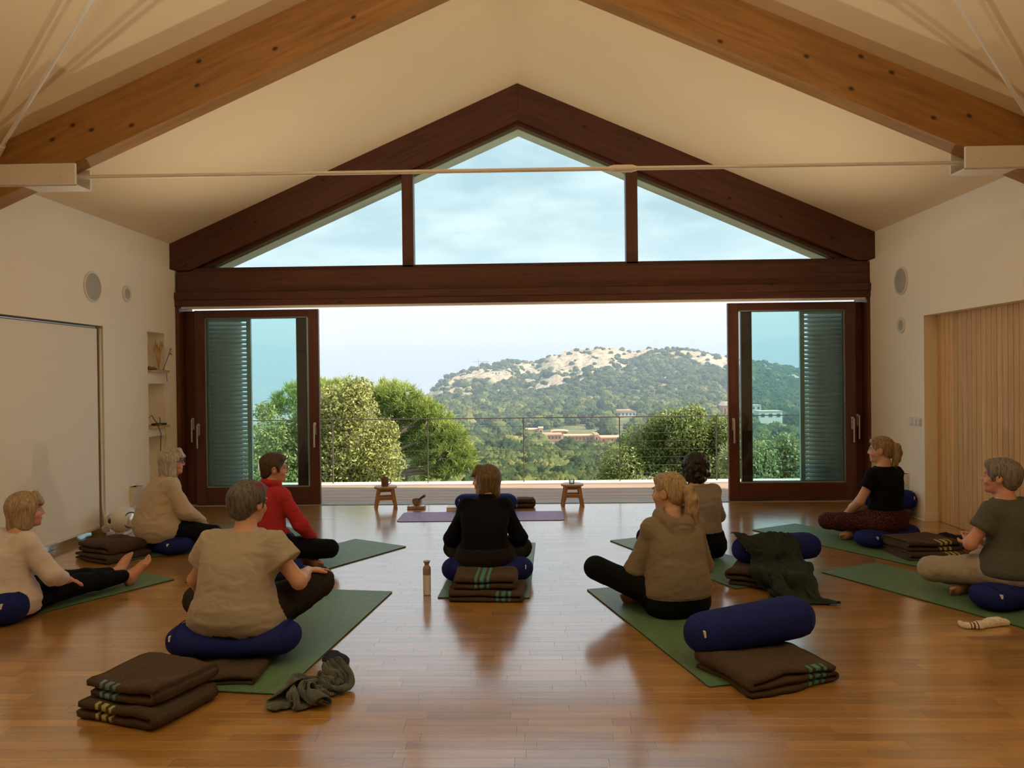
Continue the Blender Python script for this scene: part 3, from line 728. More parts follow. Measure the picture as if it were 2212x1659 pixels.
tree('olive_tree', 'silvery olive tree seen through the right glass door',
     [(1620, 1010, 62), (1670, 990, 52), (1730, 1005, 52), (1780, 985, 50), (1640, 1060, 70), (1740, 1055, 60), (1590, 990, 40), (1830, 1000, 60), (1700, 960, 26)],
     18.5, 20000, .052, m_leaf_o, 1690, 3, .3)
tree('low_shrub', 'small pale green shrub peeking over the terrace edge', [(1385, 1048, 22), (1405, 1040, 12), (1425, 1052, 20)], 14, 900, .045, m_leaf_o, 1405, 5, .2, group='shrubs by the terrace')
for px, Y, rt, rb_ in ((1263, 150, 985, 1006), (1192, 372, 922, 938), (1205, 372, 924, 940), (1222, 296, 948, 964)):
    b = at(px, rb_, Y); top = at(px, rt, Y); h = top.z-b.z+3; t = empty('cypress_tree', (b.x, b.y, b.z-3))
    tag(t, {1263: 'slim dark cypress standing alone in the valley', 1192: 'slim dark cypress behind the terracotta houses', 1205: 'slim dark cypress just right of another behind the terracotta houses', 1222: 'slim dark cypress in front of the terracotta houses'}[px], 'tree', 'valley cypresses')
    V, F, T = leaf_cloud([(b.x, b.y, b.z-3+h*f, h*.13*(1.2-f)) for f in (.2, .35, .5, .65, .8, .93)], 900, h*.05, px, .2); foliage('foliage', V, F, T*.3, m_leaf_d, t)
    MB().cyl((b.x, b.y, b.z-3), (b.x, b.y, b.z), .25, .15).build('trunk', m_bark, t)

def crane(label, px, rt, rb_, j0, j1, rj0, rj1, Y, col, th):
    m = M_plain('crane_paint', col, .6); b = at(px, rb_, Y); tp = at(px, rt, Y); t = empty('tower_crane', tuple(b)); tag(t, label, 'crane', 'tower cranes')
    MB().cyl(tuple(b-Vector((0, 0, 4))), tuple(tp), th, n=4).build('mast', m, t)
    MB().cyl(tuple(at(j0, rj0, Y)), tuple(at(j1, rj1, Y)), th*.8, n=4).build('jib', m, t)
    c = at(j0+2, rj0+1, Y); MB().box(c.x-th*3, c.x+th*3, Y-th, Y+th, c.z-th*3, c.z).build('counterweight', m_white_h, t)
crane('thin grey tower crane on the hill ridge', 1034, 777, 800, 1021, 1056, 781, 781, 770, (.35, .36, .38), .38)
crane('orange tower crane in the valley behind the railing', 1053, 977, 1012, 1035, 1145, 979, 966, 240, (.80, .42, .14), .42)

# thin sea haze lying over the valley
hz = MB().box(-1600, 1600, 55, 2200, -60, 130).build('sea_haze', None)
m_hz = bpy.data.materials.new('haze'); m_hz.use_nodes = True; nt = m_hz.node_tree; nt.nodes.clear()
vs = nd(nt, 'ShaderNodeVolumeScatter', i_Color=(.62, .80, 1.0, 1), i_Density=.00062, i_Anisotropy=.0)
o_ = nd(nt, 'ShaderNodeOutputMaterial'); nt.links.new(vs.outputs[0], o_.inputs['Volume'])
hz.data.materials.clear(); hz.data.materials.append(m_hz); tag(hz, 'thin bluish haze lying over the valley and hill', 'haze', kind='stuff')
# ================================================================== SMOOTH-FIELD SURFACES
class Field:
    """collects rounded shapes, blends them and extracts one continuous surface"""
    def __init__(s): s.p = []
    def cone(s, a, b, ra, rb=None, k=.03, op='+', flat=None, cap=False):
        s.p.append(('c', np.array(a, float), np.array(b, float), ra, ra if rb is None else rb, k, op, flat, cap)); return s
    def chain(s, pts, rs, **kw):
        for i in range(len(pts)-1): s.cone(pts[i], pts[i+1], rs[i], rs[i+1], **kw)
        return s
    def ell(s, c, r, R=None, k=.03, op='+'):
        s.p.append(('e', np.array(c, float), np.array(r, float)*np.ones(3), np.eye(3) if R is None else np.array(R), k, op)); return s
    def loft(s, rows, k=.03, op='+', n=2.3):
        s.p.append(('l', np.array(rows, float), n, k, op)); return s
    def half(s, pt, nrm, k=.004):
        s.p.append(('h', np.array(pt, float), np.array(nrm, float)/np.linalg.norm(nrm), k, '&')); return s
    def bounds(s):
        lo = np.full(3, 9.); hi = np.full(3, -9.)
        for p in s.p:
            if p[-3 if p[0] == 'c' else -1] in ('-', '&'): continue
            a, b = s.bb(p); lo = np.minimum(lo, a); hi = np.maximum(hi, b)
        return lo, hi
    def bb(s, p):
        if p[0] == 'c':
            r = max(p[3], p[4])*(max(1, p[7][1]) if p[7] else 1); return np.minimum(p[1], p[2])-r, np.maximum(p[1], p[2])+r
        if p[0] == 'e':
            e = np.abs(p[3]) @ p[2]; return p[1]-e, p[1]+e
        if p[0] == 'l':
            T = p[1]; return np.array([(T[:, 1]-T[:, 3]).min(), (T[:, 2]-T[:, 4]).min(), T[:, 0].min()]), np.array([(T[:, 1]+T[:, 3]).max(), (T[:, 2]+T[:, 4]).max(), T[:, 0].max()])
    def dist(s, p, X, Y, Z):
        if p[0] == 'c':
            a, b, ra, rb, flat, cap = p[1], p[2], p[3], p[4], p[7], p[8]
            px, py, pz = X-a[0], Y-a[1], Z-a[2]; d = b-a; sc = 1.
            if flat:
                w = np.array(flat[0], float); w = w/np.linalg.norm(w); f = 1/flat[1]-1
                t = (px*w[0]+py*w[1]+pz*w[2])*f; px = px+t*w[0]; py = py+t*w[1]; pz = pz+t*w[2]; d = d+w*(d@w)*f; sc = min(1, flat[1])
            L = d@d+1e-9; t0 = (px*d[0]+py*d[1]+pz*d[2])/L; t = np.clip(t0, 0, 1)
            q = np.sqrt((px-t*d[0])**2+(py-t*d[1])**2+(pz-t*d[2])**2)-(ra+(rb-ra)*t)
            if cap: q = np.maximum(q, np.maximum(-t0, t0-1)*math.sqrt(L))
            return q*sc
        if p[0] == 'e':
            R = p[3]; x, y, z = X-p[1][0], Y-p[1][1], Z-p[1][2]
            q = [(x*R[0, i]+y*R[1, i]+z*R[2, i]) for i in range(3)]; r = p[2]
            k0 = np.sqrt(sum((q[i]/r[i])**2 for i in range(3))); k1 = np.sqrt(sum((q[i]/r[i]**2)**2 for i in range(3)))+1e-6
            return k0*(k0-1)/k1
        if p[0] == 'l':
            T, n = p[1], p[2]; z = Z.ravel(); f = lambda c: np.interp(z, T[:, 0], T[:, c]).reshape(Z.shape)
            a, b = f(3), f(4); q = (np.abs((X-f(1))/a)**n+np.abs((Y-f(2))/b)**n)**(1/n)
            d = (q-1)*np.minimum(a, b)*.9
            return np.maximum(d, np.maximum(T[0, 0]-Z, Z-T[-1, 0]))
        if p[0] == 'h': return (X-p[1][0])*p[2][0]+(Y-p[1][1])*p[2][1]+(Z-p[1][2])*p[2][2]
    def surface(s, h):
        lo, hi = s.bounds(); lo = lo-3*h-.01; hi = hi+3*h+.01
        n = np.ceil((hi-lo)/h).astype(int)+1; D = np.full(n, .3, np.float32)
        ax = [(lo[i]+h*np.arange(n[i])).astype(np.float32) for i in range(3)]
        for p in s.p:
            k, op = (p[5], p[6]) if p[0] == 'c' else (p[-2], p[-1])
            if p[0] == 'h': sl = [slice(0, n[i]) for i in range(3)]
            else:
                a, b = s.bb(p); a = np.floor((a-lo-k-2*h)/h).astype(int); b = np.ceil((b-lo+k+2*h)/h).astype(int)
                a = np.maximum(a, 0); b = np.minimum(b+1, n)
                if (b <= a).any(): continue
                sl = [slice(a[i], b[i]) for i in range(3)]
            sl = tuple(sl)
            d = s.dist(p, ax[0][sl[0]][:, None, None], ax[1][sl[1]][None, :, None], ax[2][sl[2]][None, None, :]); o = D[sl]
            if op == '+':
                t = np.clip(.5+.5*(o-d)/k, 0, 1); D[sl] = o*(1-t)+d*t-k*t*(1-t)
            else:
                if op == '-': d = -d
                t = np.clip(.5-.5*(o-d)/k, 0, 1); D[sl] = o*(1-t)+d*t+k*t*(1-t)
        S = D < 0; c = np.zeros(n-1, np.int8)
        co = [(a, b, e) for a in (0, 1) for b in (0, 1) for e in (0, 1)]
        for a, b, e in co: c += S[a:n[0]-1+a, b:n[1]-1+b, e:n[2]-1+e]
        act = (c > 0) & (c < 8); I = np.array(np.nonzero(act)); m = I.shape[1]
        idx = np.full(n-1, -1, np.int32); idx[act] = np.arange(m)
        val = {q: D[I[0]+q[0], I[1]+q[1], I[2]+q[2]] for q in co}
        acc = np.zeros((m, 3)); cnt = np.zeros(m)
        for q in co:
            for x in range(3):
                if q[x]: continue
                r = list(q); r[x] = 1; va, vb = val[q], val[tuple(r)]; e = (va < 0) != (vb < 0)
                t = np.where(e, va/(va-vb+1e-12), 0); pt = np.zeros((m, 3)); pt[:] = q; pt[:, x] = t
                acc[e] += pt[e]; cnt += e
        V = lo + h*(I.T+acc/np.maximum(cnt, 1)[:, None])
        Q = []
        for x in range(3):
            y, z = (x+1) % 3, (x+2) % 3
            s0 = [slice(None)]*3; s1 = [slice(None)]*3; s0[x] = slice(0, -1); s1[x] = slice(1, None)
            for w in (y, z): s0[w] = slice(1, -1); s1[w] = slice(1, -1)
            A, B = S[tuple(s0)], S[tuple(s1)]; E = np.array(np.nonzero(A != B)).T
            if not len(E): continue
            fl = A[E[:, 0], E[:, 1], E[:, 2]]
            def g(dy, dz):
                J = E.copy(); J[:, y] += dy; J[:, z] += dz; return idx[J[:, 0], J[:, 1], J[:, 2]]
            q = np.stack([g(0, 0), g(1, 0), g(1, 1), g(0, 1)], 1); q[~fl] = q[~fl][:, ::-1]; Q.append(q)
        F = np.concatenate(Q); F = F[(F >= 0).all(1)]
        return V, F
def vnormals(V, F):
    a, b, c, d = (V[F[:, i]] for i in range(4)); n = np.cross(c-a, d-b); N = np.zeros_like(V)
    for i in range(4): np.add.at(N, F[:, i], n)
    return N/(np.linalg.norm(N, axis=1)[:, None]+1e-9)
def relax(V, F, it=2, f=.5):
    for _ in range(it):
        A = np.zeros_like(V); c = np.zeros(len(V))
        for i in range(4):
            np.add.at(A, F[:, i], V[F[:, (i+1) % 4]]+V[F[:, i-1]]); np.add.at(c, F[:, i], 2)
        V = V*(1-f)+f*A/np.maximum(c, 1)[:, None]
    return V
def wrinkle(V, F, amp, freq, seed=0, ridged=True):
    P = V*np.array(freq)+seed*7.7
    w = np.stack([fbm(V*9+seed, 2), fbm(V*9+3+seed, 2), fbm(V*9+9+seed, 2)], 1)
    n = fbm(P+w*1.6, 3); n = (1-np.abs(2*n-1))*1.6-1 if ridged else (n-.5)*2
    return V + vnormals(V, F)*(amp*n)[:, None]
def rotz(a): c, s = math.cos(a), math.sin(a); return np.array([[c, -s, 0], [s, c, 0], [0, 0, 1.]])
def heading(fx, fy): return math.atan2(-fx, fy)

# ================================================================== ROOM FITTINGS
def disc_speaker(name, label, x, side, y, z, r, inner):
    t = empty(name, (x, y, z)); tag(t, label, 'speaker', 'round wall speakers'); f = -side
    def ring(pr):
        V = []; F = []; n = 32
        for rr, d in pr:
            for i in range(n): a = 2*pi*i/n; V.append((x+f*d, y+rr*math.cos(a), z+rr*math.sin(a)))
        for k in range(len(pr)-1):
            for i in range(n): j = (i+1) % n; F.append((k*n+i, k*n+j, (k+1)*n+j, (k+1)*n+i))
        F.append(tuple((len(pr)-1)*n+i for i in range(n))); return MB().add(V, F)
    ring([(r, 0), (r, .008), (r*.96, .012), (inner, .012), (inner*.98, .004), (inner*.97, -.0)]).build('bezel', m_rail_w, t, smooth=True)
    g = ring([(inner*.97, .003), (inner*.6, .008), (inner*.05, .010)]).build('grille', m_grille, t, smooth=True)
disc_speaker('wall_speaker', 'larger round grey speaker set in the left wall', XL, -1, 7.61, 2.51, .155, .135)
disc_speaker('wall_speaker', 'smaller round grey speaker set in the left wall near the corner', XL, -1, 8.26, 2.51, .09, .055)
disc_speaker('wall_speaker', 'larger round grey speaker high on the right wall', XR, 1, 8.62, 2.57, .155, .135)
disc_speaker('wall_speaker', 'smaller round grey speaker below the larger one on the right wall', XR, 1, 8.62, 2.08, .09, .055)
# light switch with three rockers
sw = empty('light_switch', (XR, 8.33, 1.03)); tag(sw, 'white triple rocker light switch on the right wall', 'switch')
MB().box(XR-.010, XR, 8.20, 8.45, .985, 1.075).build('plate', m_rail_w, sw, bevel=.002)
for i in range(3): MB().box(XR-.018, XR-.009, 8.215+.078*i, 8.279+.078*i, 1.0, 1.06).build('rocker', m_white, sw, bevel=.003)
# mirror and roller screen in the left recess
mir = MB().box(-4.459, -4.452, 3.62, 7.785, .005, 2.125).build('wall_mirror', m_mirror); tag(mir, 'tall mirror behind the white screen in the left wall recess', 'mirror')
sc_ = empty('roller_screen', (-4.415, 5.7, .06)); tag(sc_, 'large white roller screen pulled down over the left wall mirror', 'screen')
MB().box(-4.418, -4.412, 3.65, 7.74, .085, 2.10).build('cloth', m_screen, sc_)
MB().box(-4.424, -4.406, 3.65, 7.74, .062, .09).build('bottom_bar', m_white, sc_, bevel=.003)
MB().cyl((-4.43, 3.65, 2.112), (-4.43, 7.74, 2.112), .012, n=12).build('roller_tube', m_steel, sc_, smooth=True)
MB().tube([(-4.395, 7.765, 2.10), (-4.395, 7.765, .28), (-4.37, 7.77, .12), (-4.36, 7.775, .02)], [.012, .012, .02, .03], 10).build('side_guide', m_rail_w, sc_, smooth='all')
MB().cyl((-4.372, 7.755, .055), (-4.345, 7.735, .055), .034, n=20).build('end_knob', m_white, sc_, smooth=True)
# wedge sconces
def sconce(x, side, y, z0, z1, label, out):
    f = -side; t = empty('wedge_sconce', (x, y, z0)); tag(t, label, 'wall light', 'wedge sconces')
    V = [(x, y-.07, z0), (x+f*.012, y-.07, z0), (x+f*out, y-.07, z1), (x, y-.07, z1)]; V += [(a, b+.14, c) for a, b, c in V]
    MB().add(V, [(0, 1, 2, 3), (7, 6, 5, 4), (0, 4, 5, 1), (1, 5, 6, 2), (3, 7, 4, 0)]).build('shade', m_rail_w, t)
    MB().box(min(x, x+f*.02), max(x, x+f*.02), y-.05, y+.05, z0+.06, z0+.07).build('lamp_holder', m_grille, t)
    L = bpy.data.lights.new('sconce_added_spot', 'SPOT'); L.energy = 345; L.spot_size = math.radians(100); L.spot_blend = 1.0; L.shadow_soft_size = .04; L.color = (1, .85, .63)  # added fill spot for ceiling and walls; the fixture itself appears unlit
    o = bpy.data.objects.new('sconce_added_spot', L); COL.objects.link(o); o.parent = t; o.location = (f*.05, 0, z1-z0+.02); o.rotation_euler = Vector((f*.74, -.24, .62)).to_track_quat('-Z', 'Y').to_euler()
sconce(XL, -1, 8.33, .19, .41, 'white wedge shaped wall light low on the left wall behind the cream sweater', .085)
sconce(XR, 1, 8.55, .27, .45, 'white wedge shaped wall light low on the right wall behind the black shirt', .085)
# niche shelves
m_shelf = M_wood('pale_shelf_wood', (.52, .36, .18), (.68, .50, .28), .5, 1)
for z, l in ((1.66, 'upper pale wooden shelf in the left wall niche holding dried flowers'), (1.01, 'lower pale wooden shelf in the left wall niche holding cables')):
    o = MB().box(-4.57, -4.325, 8.70, 9.13, z, z+.028).build('niche_shelf', m_shelf, bevel=.003); tag(o, l, 'shelf', 'niche shelves')
fl_ = empty('dried_flowers', (-4.40, 9.02, 1.688)); tag(fl_, 'dried grasses and a faded pink flower on the upper niche shelf', 'flowers')
m_straw = M_plain('dried_straw', (.55, .36, .12), .9, .3, 30); m_petal = M_plain('faded_petal', (.60, .33, .27), .9, .3, 30); m_twig = M_plain('twig', (.22, .13, .08), .9, .2, 30)
rr_ = random.Random(4)
for i in range(12):
    a = rr_.uniform(-.07, .02); b = rr_.uniform(-.03, .05); h = rr_.uniform(.2, .3)
    f = MB().tube([(-4.40, 9.02, 1.69), (-4.40+b*.5, 9.02+a*.6, 1.69+h*.6), (-4.40+b, 9.02+a, 1.69+h)], .0025, 5)
    f.lathe([(.002, 0), (.010, .02), (.007, .06), (.001, .085)], 6, (-4.40+b, 9.02+a, 1.69+h-.02)); f.build('grass_stem', m_straw, fl_)
MB().tube([(-4.36, 9.04, 1.69), (-4.33, 9.08, 1.82), (-4.31, 9.10, 1.90)], .004, 5).build('stem', m_twig, fl_)
for i in range(6):
    a = 2*pi*i/6; c = Vector((-4.31, 9.10, 1.91)); MB().add([tuple(c), tuple(c+Vector((.03, .03*math.cos(a)-.015, .03*math.sin(a)))), tuple(c+Vector((.02, .06*math.cos(a), .06*math.sin(a)))), tuple(c+Vector((.01, .03*math.cos(a)+.015, .03*math.sin(a)+.01)))], [(0, 1, 2, 3)]).build('petal', m_petal, fl_)
MB().tube([(-4.36, 9.05, 1.70), (-4.325, 9.05, 1.66), (-4.315, 9.04, 1.58), (-4.318, 9.05, 1.55)], .003, 5).build('hanging_vine', m_twig, fl_)
for i, (yy, r) in enumerate(((8.75, .022), (8.80, .018), (8.85, .02), (8.90, .015))):
    f = Field().ell((-4.38, yy, 1.688+r), (r, r*1.2, r)); V, F = f.surface(.004); V = wrinkle(V, F, .003, (60, 60, 60), i)
    o = npmesh('pine_cone', V, F, m_twig); tag(o, ('first', 'second', 'third', 'fourth')[i]+' brown pine cone from the left on the upper niche shelf', 'pine cone', 'pine cones on the shelf')
rt_ = empty('network_box', (-4.40, 9.0, 1.038)); tag(rt_, 'small dark network box on the lower niche shelf', 'router')
m_blk = M_plain('black_plastic', (.03, .03, .03), .4); MB().box(-4.46, -4.35, 8.93, 9.09, 1.038, 1.062).build('case', m_blk, rt_, bevel=.003)
MB().cyl((-4.41, 9.05, 1.06), (-4.42, 9.06, 1.13), .004, n=8).build('antenna', m_blk, rt_)
for col, pts, l in (((.05, .05, .05), [(-4.42, 8.78, 1.13), (-4.36, 8.74, 1.17), (-4.32, 8.80, 1.06), (-4.31, 8.86, .95), (-4.35, 8.92, .70), (-4.36, 8.93, .46)], 'grey cable hanging from the lower niche shelf'), ((.62, .46, .06), [(-4.40, 8.92, 1.045), (-4.34, 8.90, 1.05), (-4.31, 8.95, 1.03), (-4.305, 8.98, .9), (-4.33, 8.96, .7), (-4.36, 8.97, .46)], 'yellow cable hanging from the lower niche shelf')):
    o = MB().tube(pts, .0045, 8).build('hanging_cable', M_plain('cable_sheath', col, .5), smooth='all'); tag(o, l, 'cable')
# round white loudspeaker on the floor
sp = empty('ball_speaker', (-4.17, 7.74, 0)); tag(sp, 'glossy white ball shaped loudspeaker with silver side on the floor', 'speaker')
m_gloss = M_plain('glossy_white', (.80, .78, .74), .2, .01)
q = Vector((-.25, -.9, .05)).normalized(); side = Vector((.88, -.42, .0)).normalized()
V = []; F = []; nn, mm = 36, 22; up = q.cross(side).normalized()
for i in range(mm+1):
    t = pi*i/mm; r = math.sin(t)**.9 if 0 < i < mm else 0
    for j in range(nn):
        a = 2*pi*j/nn; V.append(tuple(Vector((-4.17, 7.74, .155)) + q*(.17*math.cos(t)) + (side*math.cos(a)*.125+up*math.sin(a)*.135)*r))
for i in range(mm):
    for j in range(nn): k = (j+1) % nn; F.append((i*nn+j, i*nn+k, (i+1)*nn+k, (i+1)*nn+j))
MB().add(V, F).build('body', m_gloss, sp, smooth='all')
def dome(c, n, r, h, name, mat, rings=((1, 0), (.85, .4), (.6, .75), (.3, .95), (.02, 1))):
    n = Vector(n).normalized(); u = n.orthogonal().normalized(); w = n.cross(u); V = []; F = []
    for fr_, fh in rings:
        for j in range(28): a = 2*pi*j/28; V.append(tuple(Vector(c)+n*h*fh+(u*math.cos(a)+w*math.sin(a))*r*fr_))
    for i in range(len(rings)-1):
        for j in range(28): k = (j+1) % 28; F.append((i*28+j, i*28+k, (i+1)*28+k, (i+1)*28+j))
    return MB().add(V, F).build(name, mat, sp, smooth='all')
cs = Vector((-4.17, 7.74, .155))
dome(cs+side*.112, side, .083, .012, 'side_ring', m_blk, ((1, 0), (.98, .6), (.93, .8), (.9, .6)))
dome(cs+side*.112, side, .078, .022, 'side_dome', m_steel)
dome(cs+q*.150, q, .070, .008, 'front_ring', m_rail_w, ((1, 0), (.97, 1), (.9, 1), (.86, .3)))
dome(cs+q*.164, q, .045, .007, 'front_ring', m_rail_w, ((1, 0), (.95, 1), (.8, 1), (.72, .2)))
dome(cs+q*.168, q, .026, .004, 'tweeter', m_blk)
MB().box(-4.22, -4.12, 7.66, 7.82, 0, .035).build('foot', m_gloss, sp, bevel=.008)

# ================================================================== MATS
def M_mat(name, c0, c1):
    m, nt, p = mat_new(name); co = objco(nt); n = nd(nt, 'ShaderNodeTexNoise', i_Vector=co, i_Scale=22.0, i_Detail=6.0, i_Roughness=.7)
    n2 = nd(nt, 'ShaderNodeTexNoise', i_Vector=co, i_Scale=5.0, i_Detail=3.0)
    c = ramp(nt, n.outputs['Fac'], [(.3, c0), (.7, c1)]); setp(nt, p, Base_Color=c, Roughness=.48, Specular_IOR_Level=.6)
    bump(nt, p, n.outputs['Fac'], .25, .002); return m
m_matg = M_mat('green_mat_foam', (.080, .165, .085), (.125, .225, .125)); m_mate = M_plain('dark_mat_edge', (.03, .055, .035), .8); m_matp = M_mat('purple_mat_foam', (.19, .09, .24), (.28, .145, .33))
def yoga_mat(corner, d, side, label, L=1.83, W=.65, mat=None, edge=None, th=.009, rnd=.012, name='yoga_mat'):
    """corner = a far corner on the floor, d = direction from the far end to the near end, side = +1/-1: which way the width goes"""
    d = Vector((d[0], d[1], 0)).normalized(); w = Vector((-d.y, d.x, 0))*side; c = Vector((corner[0], corner[1], 0))
    ctr = c+d*L/2+w*W/2; t = empty(name, (ctr.x, ctr.y, 0), math.atan2(d.y, d.x)); tag(t, label, 'yoga mat', 'yoga mats')
    pl = []
    for sx, sy, a0 in ((1, 1, 0), (-1, 1, 90), (-1, -1, 180), (1, -1, 270)):
        for i in range(5): a = math.radians(a0+22.5*i); pl.append((sx*(L/2-rnd)+rnd*math.cos(a), sy*(W/2-rnd)+rnd*math.sin(a)))
    MB().prism(pl, 0.001, th*.8, 'z').build('base_layer', edge or m_mate, t, rel=False)
    inn = [(x*(1-.0015/L), y*(1-.0015/W)) for x, y in pl]
    MB().prism(inn, th*.8, th, 'z').build('top_layer', mat or m_matg, t, rel=False)
    return t
yoga_mat((-2.80, 5.94), (-.55, -.92), -1, 'green yoga mat under the person in white with outstretched legs')
yoga_mat((-2.23, 7.63), (-.77, -.64), -1, 'green yoga mat under the person in the cream sweater')
yoga_mat((-1.02, 5.56), (-.16, -1.28), -1, 'green yoga mat in front of the person in the beige T-shirt')
yoga_mat((-1.16, 7.06), (-.64, -1.02), -1, 'green yoga mat stretching ahead of the person in the red fleece')
yoga_mat((.03, 7.18), (-.03, -1), -1, 'green yoga mat in front of the person in the black sweater', L=1.80)
yoga_mat((.39, 5.59), (.27, -1.0), 1, 'green yoga mat under the person in the hooded sweatshirt', W=.64)
yoga_mat((.73, 7.26), (.44, -1.0), 1, 'green yoga mat under the person in the taupe top', W=.62)
yoga_mat((2.19, 7.71), (.50, -.86), 1, 'green yoga mat under the person in the black T-shirt', W=.62)
yoga_mat((2.25, 6.05), (.46, -.88), 1, 'green yoga mat under the person in grey at the right edge', W=.63)
yoga_mat((-1.475, 8.30), (1, .012), 1, 'purple yoga mat laid across in front of the open doorway', L=1.83, W=.57, mat=m_matp, edge=M_plain('purple_edge', (.13, .05, .17), .8), th=.006, rnd=.05)

# ================================================================== BOLSTERS
m_blue = M_fabric('royal_blue_cotton', (.012, .020, .135), .9, .2, 300, .12, .2)
m_tag = M_plain('white_tag', (.75, .72, .68), .8)
def bolster(loc, ang, label, L=.70, rx=.125, rz=.10, sag=0, tilt=0, z=0, tagx=-1, sagw=.2, tagside=-1):
    t = empty('bolster', (loc[0], loc[1], z), ang); tag(t, label, 'bolster', 'blue bolsters'); t.rotation_euler = (0, tilt, ang)
    V = []; F = []; n, m = 40, 34
    def sec(u):
        a = abs(u); r = max(0, 1-max(0, (a-.62)/.38)**2.4)**.5 if a < 1 else 0
        return r
    us = [-math.cos(pi*i/m) for i in range(m+1)]
    for u in us:
        r = max(sec(u), .02); x = u*L/2; sg = 1-sag*math.exp(-(x/sagw)**2)
        for j in range(n):
            a = 2*pi*j/n; cy_, sz_ = math.cos(a), math.sin(a); e = .82
            yv = rx*r*math.copysign(abs(cy_)**e, cy_); zv = rz*r*math.copysign(abs(sz_)**e, sz_)
            zz = rz+zv; zz *= sg; yv *= 1+(1-sg)*.35
            V.append((x, yv, zz))
    for i in range(m):
        for j in range(n): k = (j+1) % n; F.append((i*n+j, i*n+k, (i+1)*n+k, (i+1)*n+j))
    F.append(tuple(range(n-1, -1, -1))); F.append(tuple(m*n+j for j in range(n)))
    b = MB().add(V, F).build('cushion', m_blue, t, smooth='all', rel=False)
    for s_ in (-1, 1):
        u = .80*s_; r = sec(u); x = u*L/2
        pts = []
        for j in range(25):
            a = 2*pi*j/24; e = .82; c1, s1 = math.cos(a), math.sin(a)
            pts.append((x, rx*r*math.copysign(abs(c1)**e, c1)*1.004, rz+rz*r*math.copysign(abs(s1)**e, s1)*1.004))
        MB().tube(pts, .0028, 6).build('piping', m_blue, t, smooth='all', rel=False)
    u = .84*tagx; r = sec(u); x = u*L/2
    MB().box(x-.004, x+.004, tagside*(rx*r*.93+.012) if tagside > 0 else -(rx*r*.93+.012), tagside*rx*r*.86, rz*1.22, rz*1.52).build('care_tag', m_tag, t, rel=False)
    return t
bolster((-3.60, 4.93), math.radians(-14), 'blue bolster behind the person in white at the left edge', L=.66, tagx=1, rz=.105)
bolster((-3.37, 6.97), math.radians(-40), 'blue bolster under the person in the cream sweater', rz=.075, rx=.14, L=.72, sag=.2, tagx=1, z=.009)
bolster((-1.65, 4.20), math.radians(3), 'blue bolster under the person in the beige T-shirt', rz=.09, rx=.14, L=.73, sag=.22, z=.048, sagw=.25)
bolster((-2.10, 6.05), math.radians(-35), 'blue bolster under the person in the red fleece', rz=.085, rx=.13, L=.70, sag=.2, tagx=1, z=.009)
bolster((-.345, 5.86), math.radians(0), 'blue bolster under the person in the black sweater', rz=.09, rx=.135, L=.70, sag=.22, tagx=1, z=.009)
bolster((-.535, 8.97), math.radians(1), 'blue bolster on the purple mat by the doorway', rz=.095, L=.73, z=.008)
bolster((1.185, 4.20), math.radians(15), 'blue bolster lying on a striped blanket in the right foreground', rz=.108, rx=.125, L=.76, z=.085, tilt=-.09)
bolster((1.90, 6.02), math.radians(12), 'blue bolster partly covered by a dark green cardigan', rz=.10, L=.72, z=.105, tilt=-.02)
bolster((3.22, 7.05), math.radians(33), 'blue bolster under the person in the black T-shirt', rz=.075, rx=.14, L=.76, sag=.15, z=.009)
bolster((3.86, 8.43), math.radians(-18), 'blue bolster on folded blankets beside the pine panelling', rz=.10, L=.56, rx=.14, z=.10, tagx=1, tilt=.05)
bolster((3.20, 5.16), math.radians(24), 'blue bolster under the person in grey at the right edge', rz=.085, rx=.135, L=.72, sag=.15, z=.009)

# ================================================================== BLANKETS
def M_blanket(name, stripe, x0, w=.022, gap=.042, base=(.060, .042, .033), ylim=None):
    m, nt, p = mat_new(name); co = objco(nt); n = nd(nt, 'ShaderNodeTexNoise', i_Vector=co, i_Scale=55.0, i_Detail=5.0, i_Roughness=.8)
    c = mixc(nt, n.outputs['Fac'], [b*.3 for b in base], [b*1.9 for b in base])
    if stripe:
        x = nd(nt, 'ShaderNodeSeparateXYZ', i_0=nd(nt, 'ShaderNodeTexCoord').outputs['Object']).outputs[0]; tot = None
        for i in range(3):
            d = mathn(nt, 'ABSOLUTE', mathn(nt, 'SUBTRACT', x, x0+(i-1)*gap)); b = mathn(nt, 'LESS_THAN', d, w/2*(1.25 if i == 1 else .85)); tot = b if tot is None else mathn(nt, 'ADD', tot, b)
        if ylim is not None: tot = mathn(nt, 'MULTIPLY', tot, mathn(nt, 'LESS_THAN', nd(nt, 'ShaderNodeSeparateXYZ', i_0=co).outputs[1], ylim))
        c = mixc(nt, tot, c, mixc(nt, n.outputs['Fac'], [s*.6 for s in stripe], [min(1, s*1.3) for s in stripe]))
    setp(nt, p, Base_Color=c, Roughness=1.0, Specular_IOR_Level=.1, Sheen_Weight=.25, Sheen_Tint=(.3, .25, .2)); bump(nt, p, n.outputs['Fac'], .6, .004); return m
BLUE_S, YEL_S, TEAL_S = (.11, .25, .28), (.42, .40, .17), (.07, .24, .24)
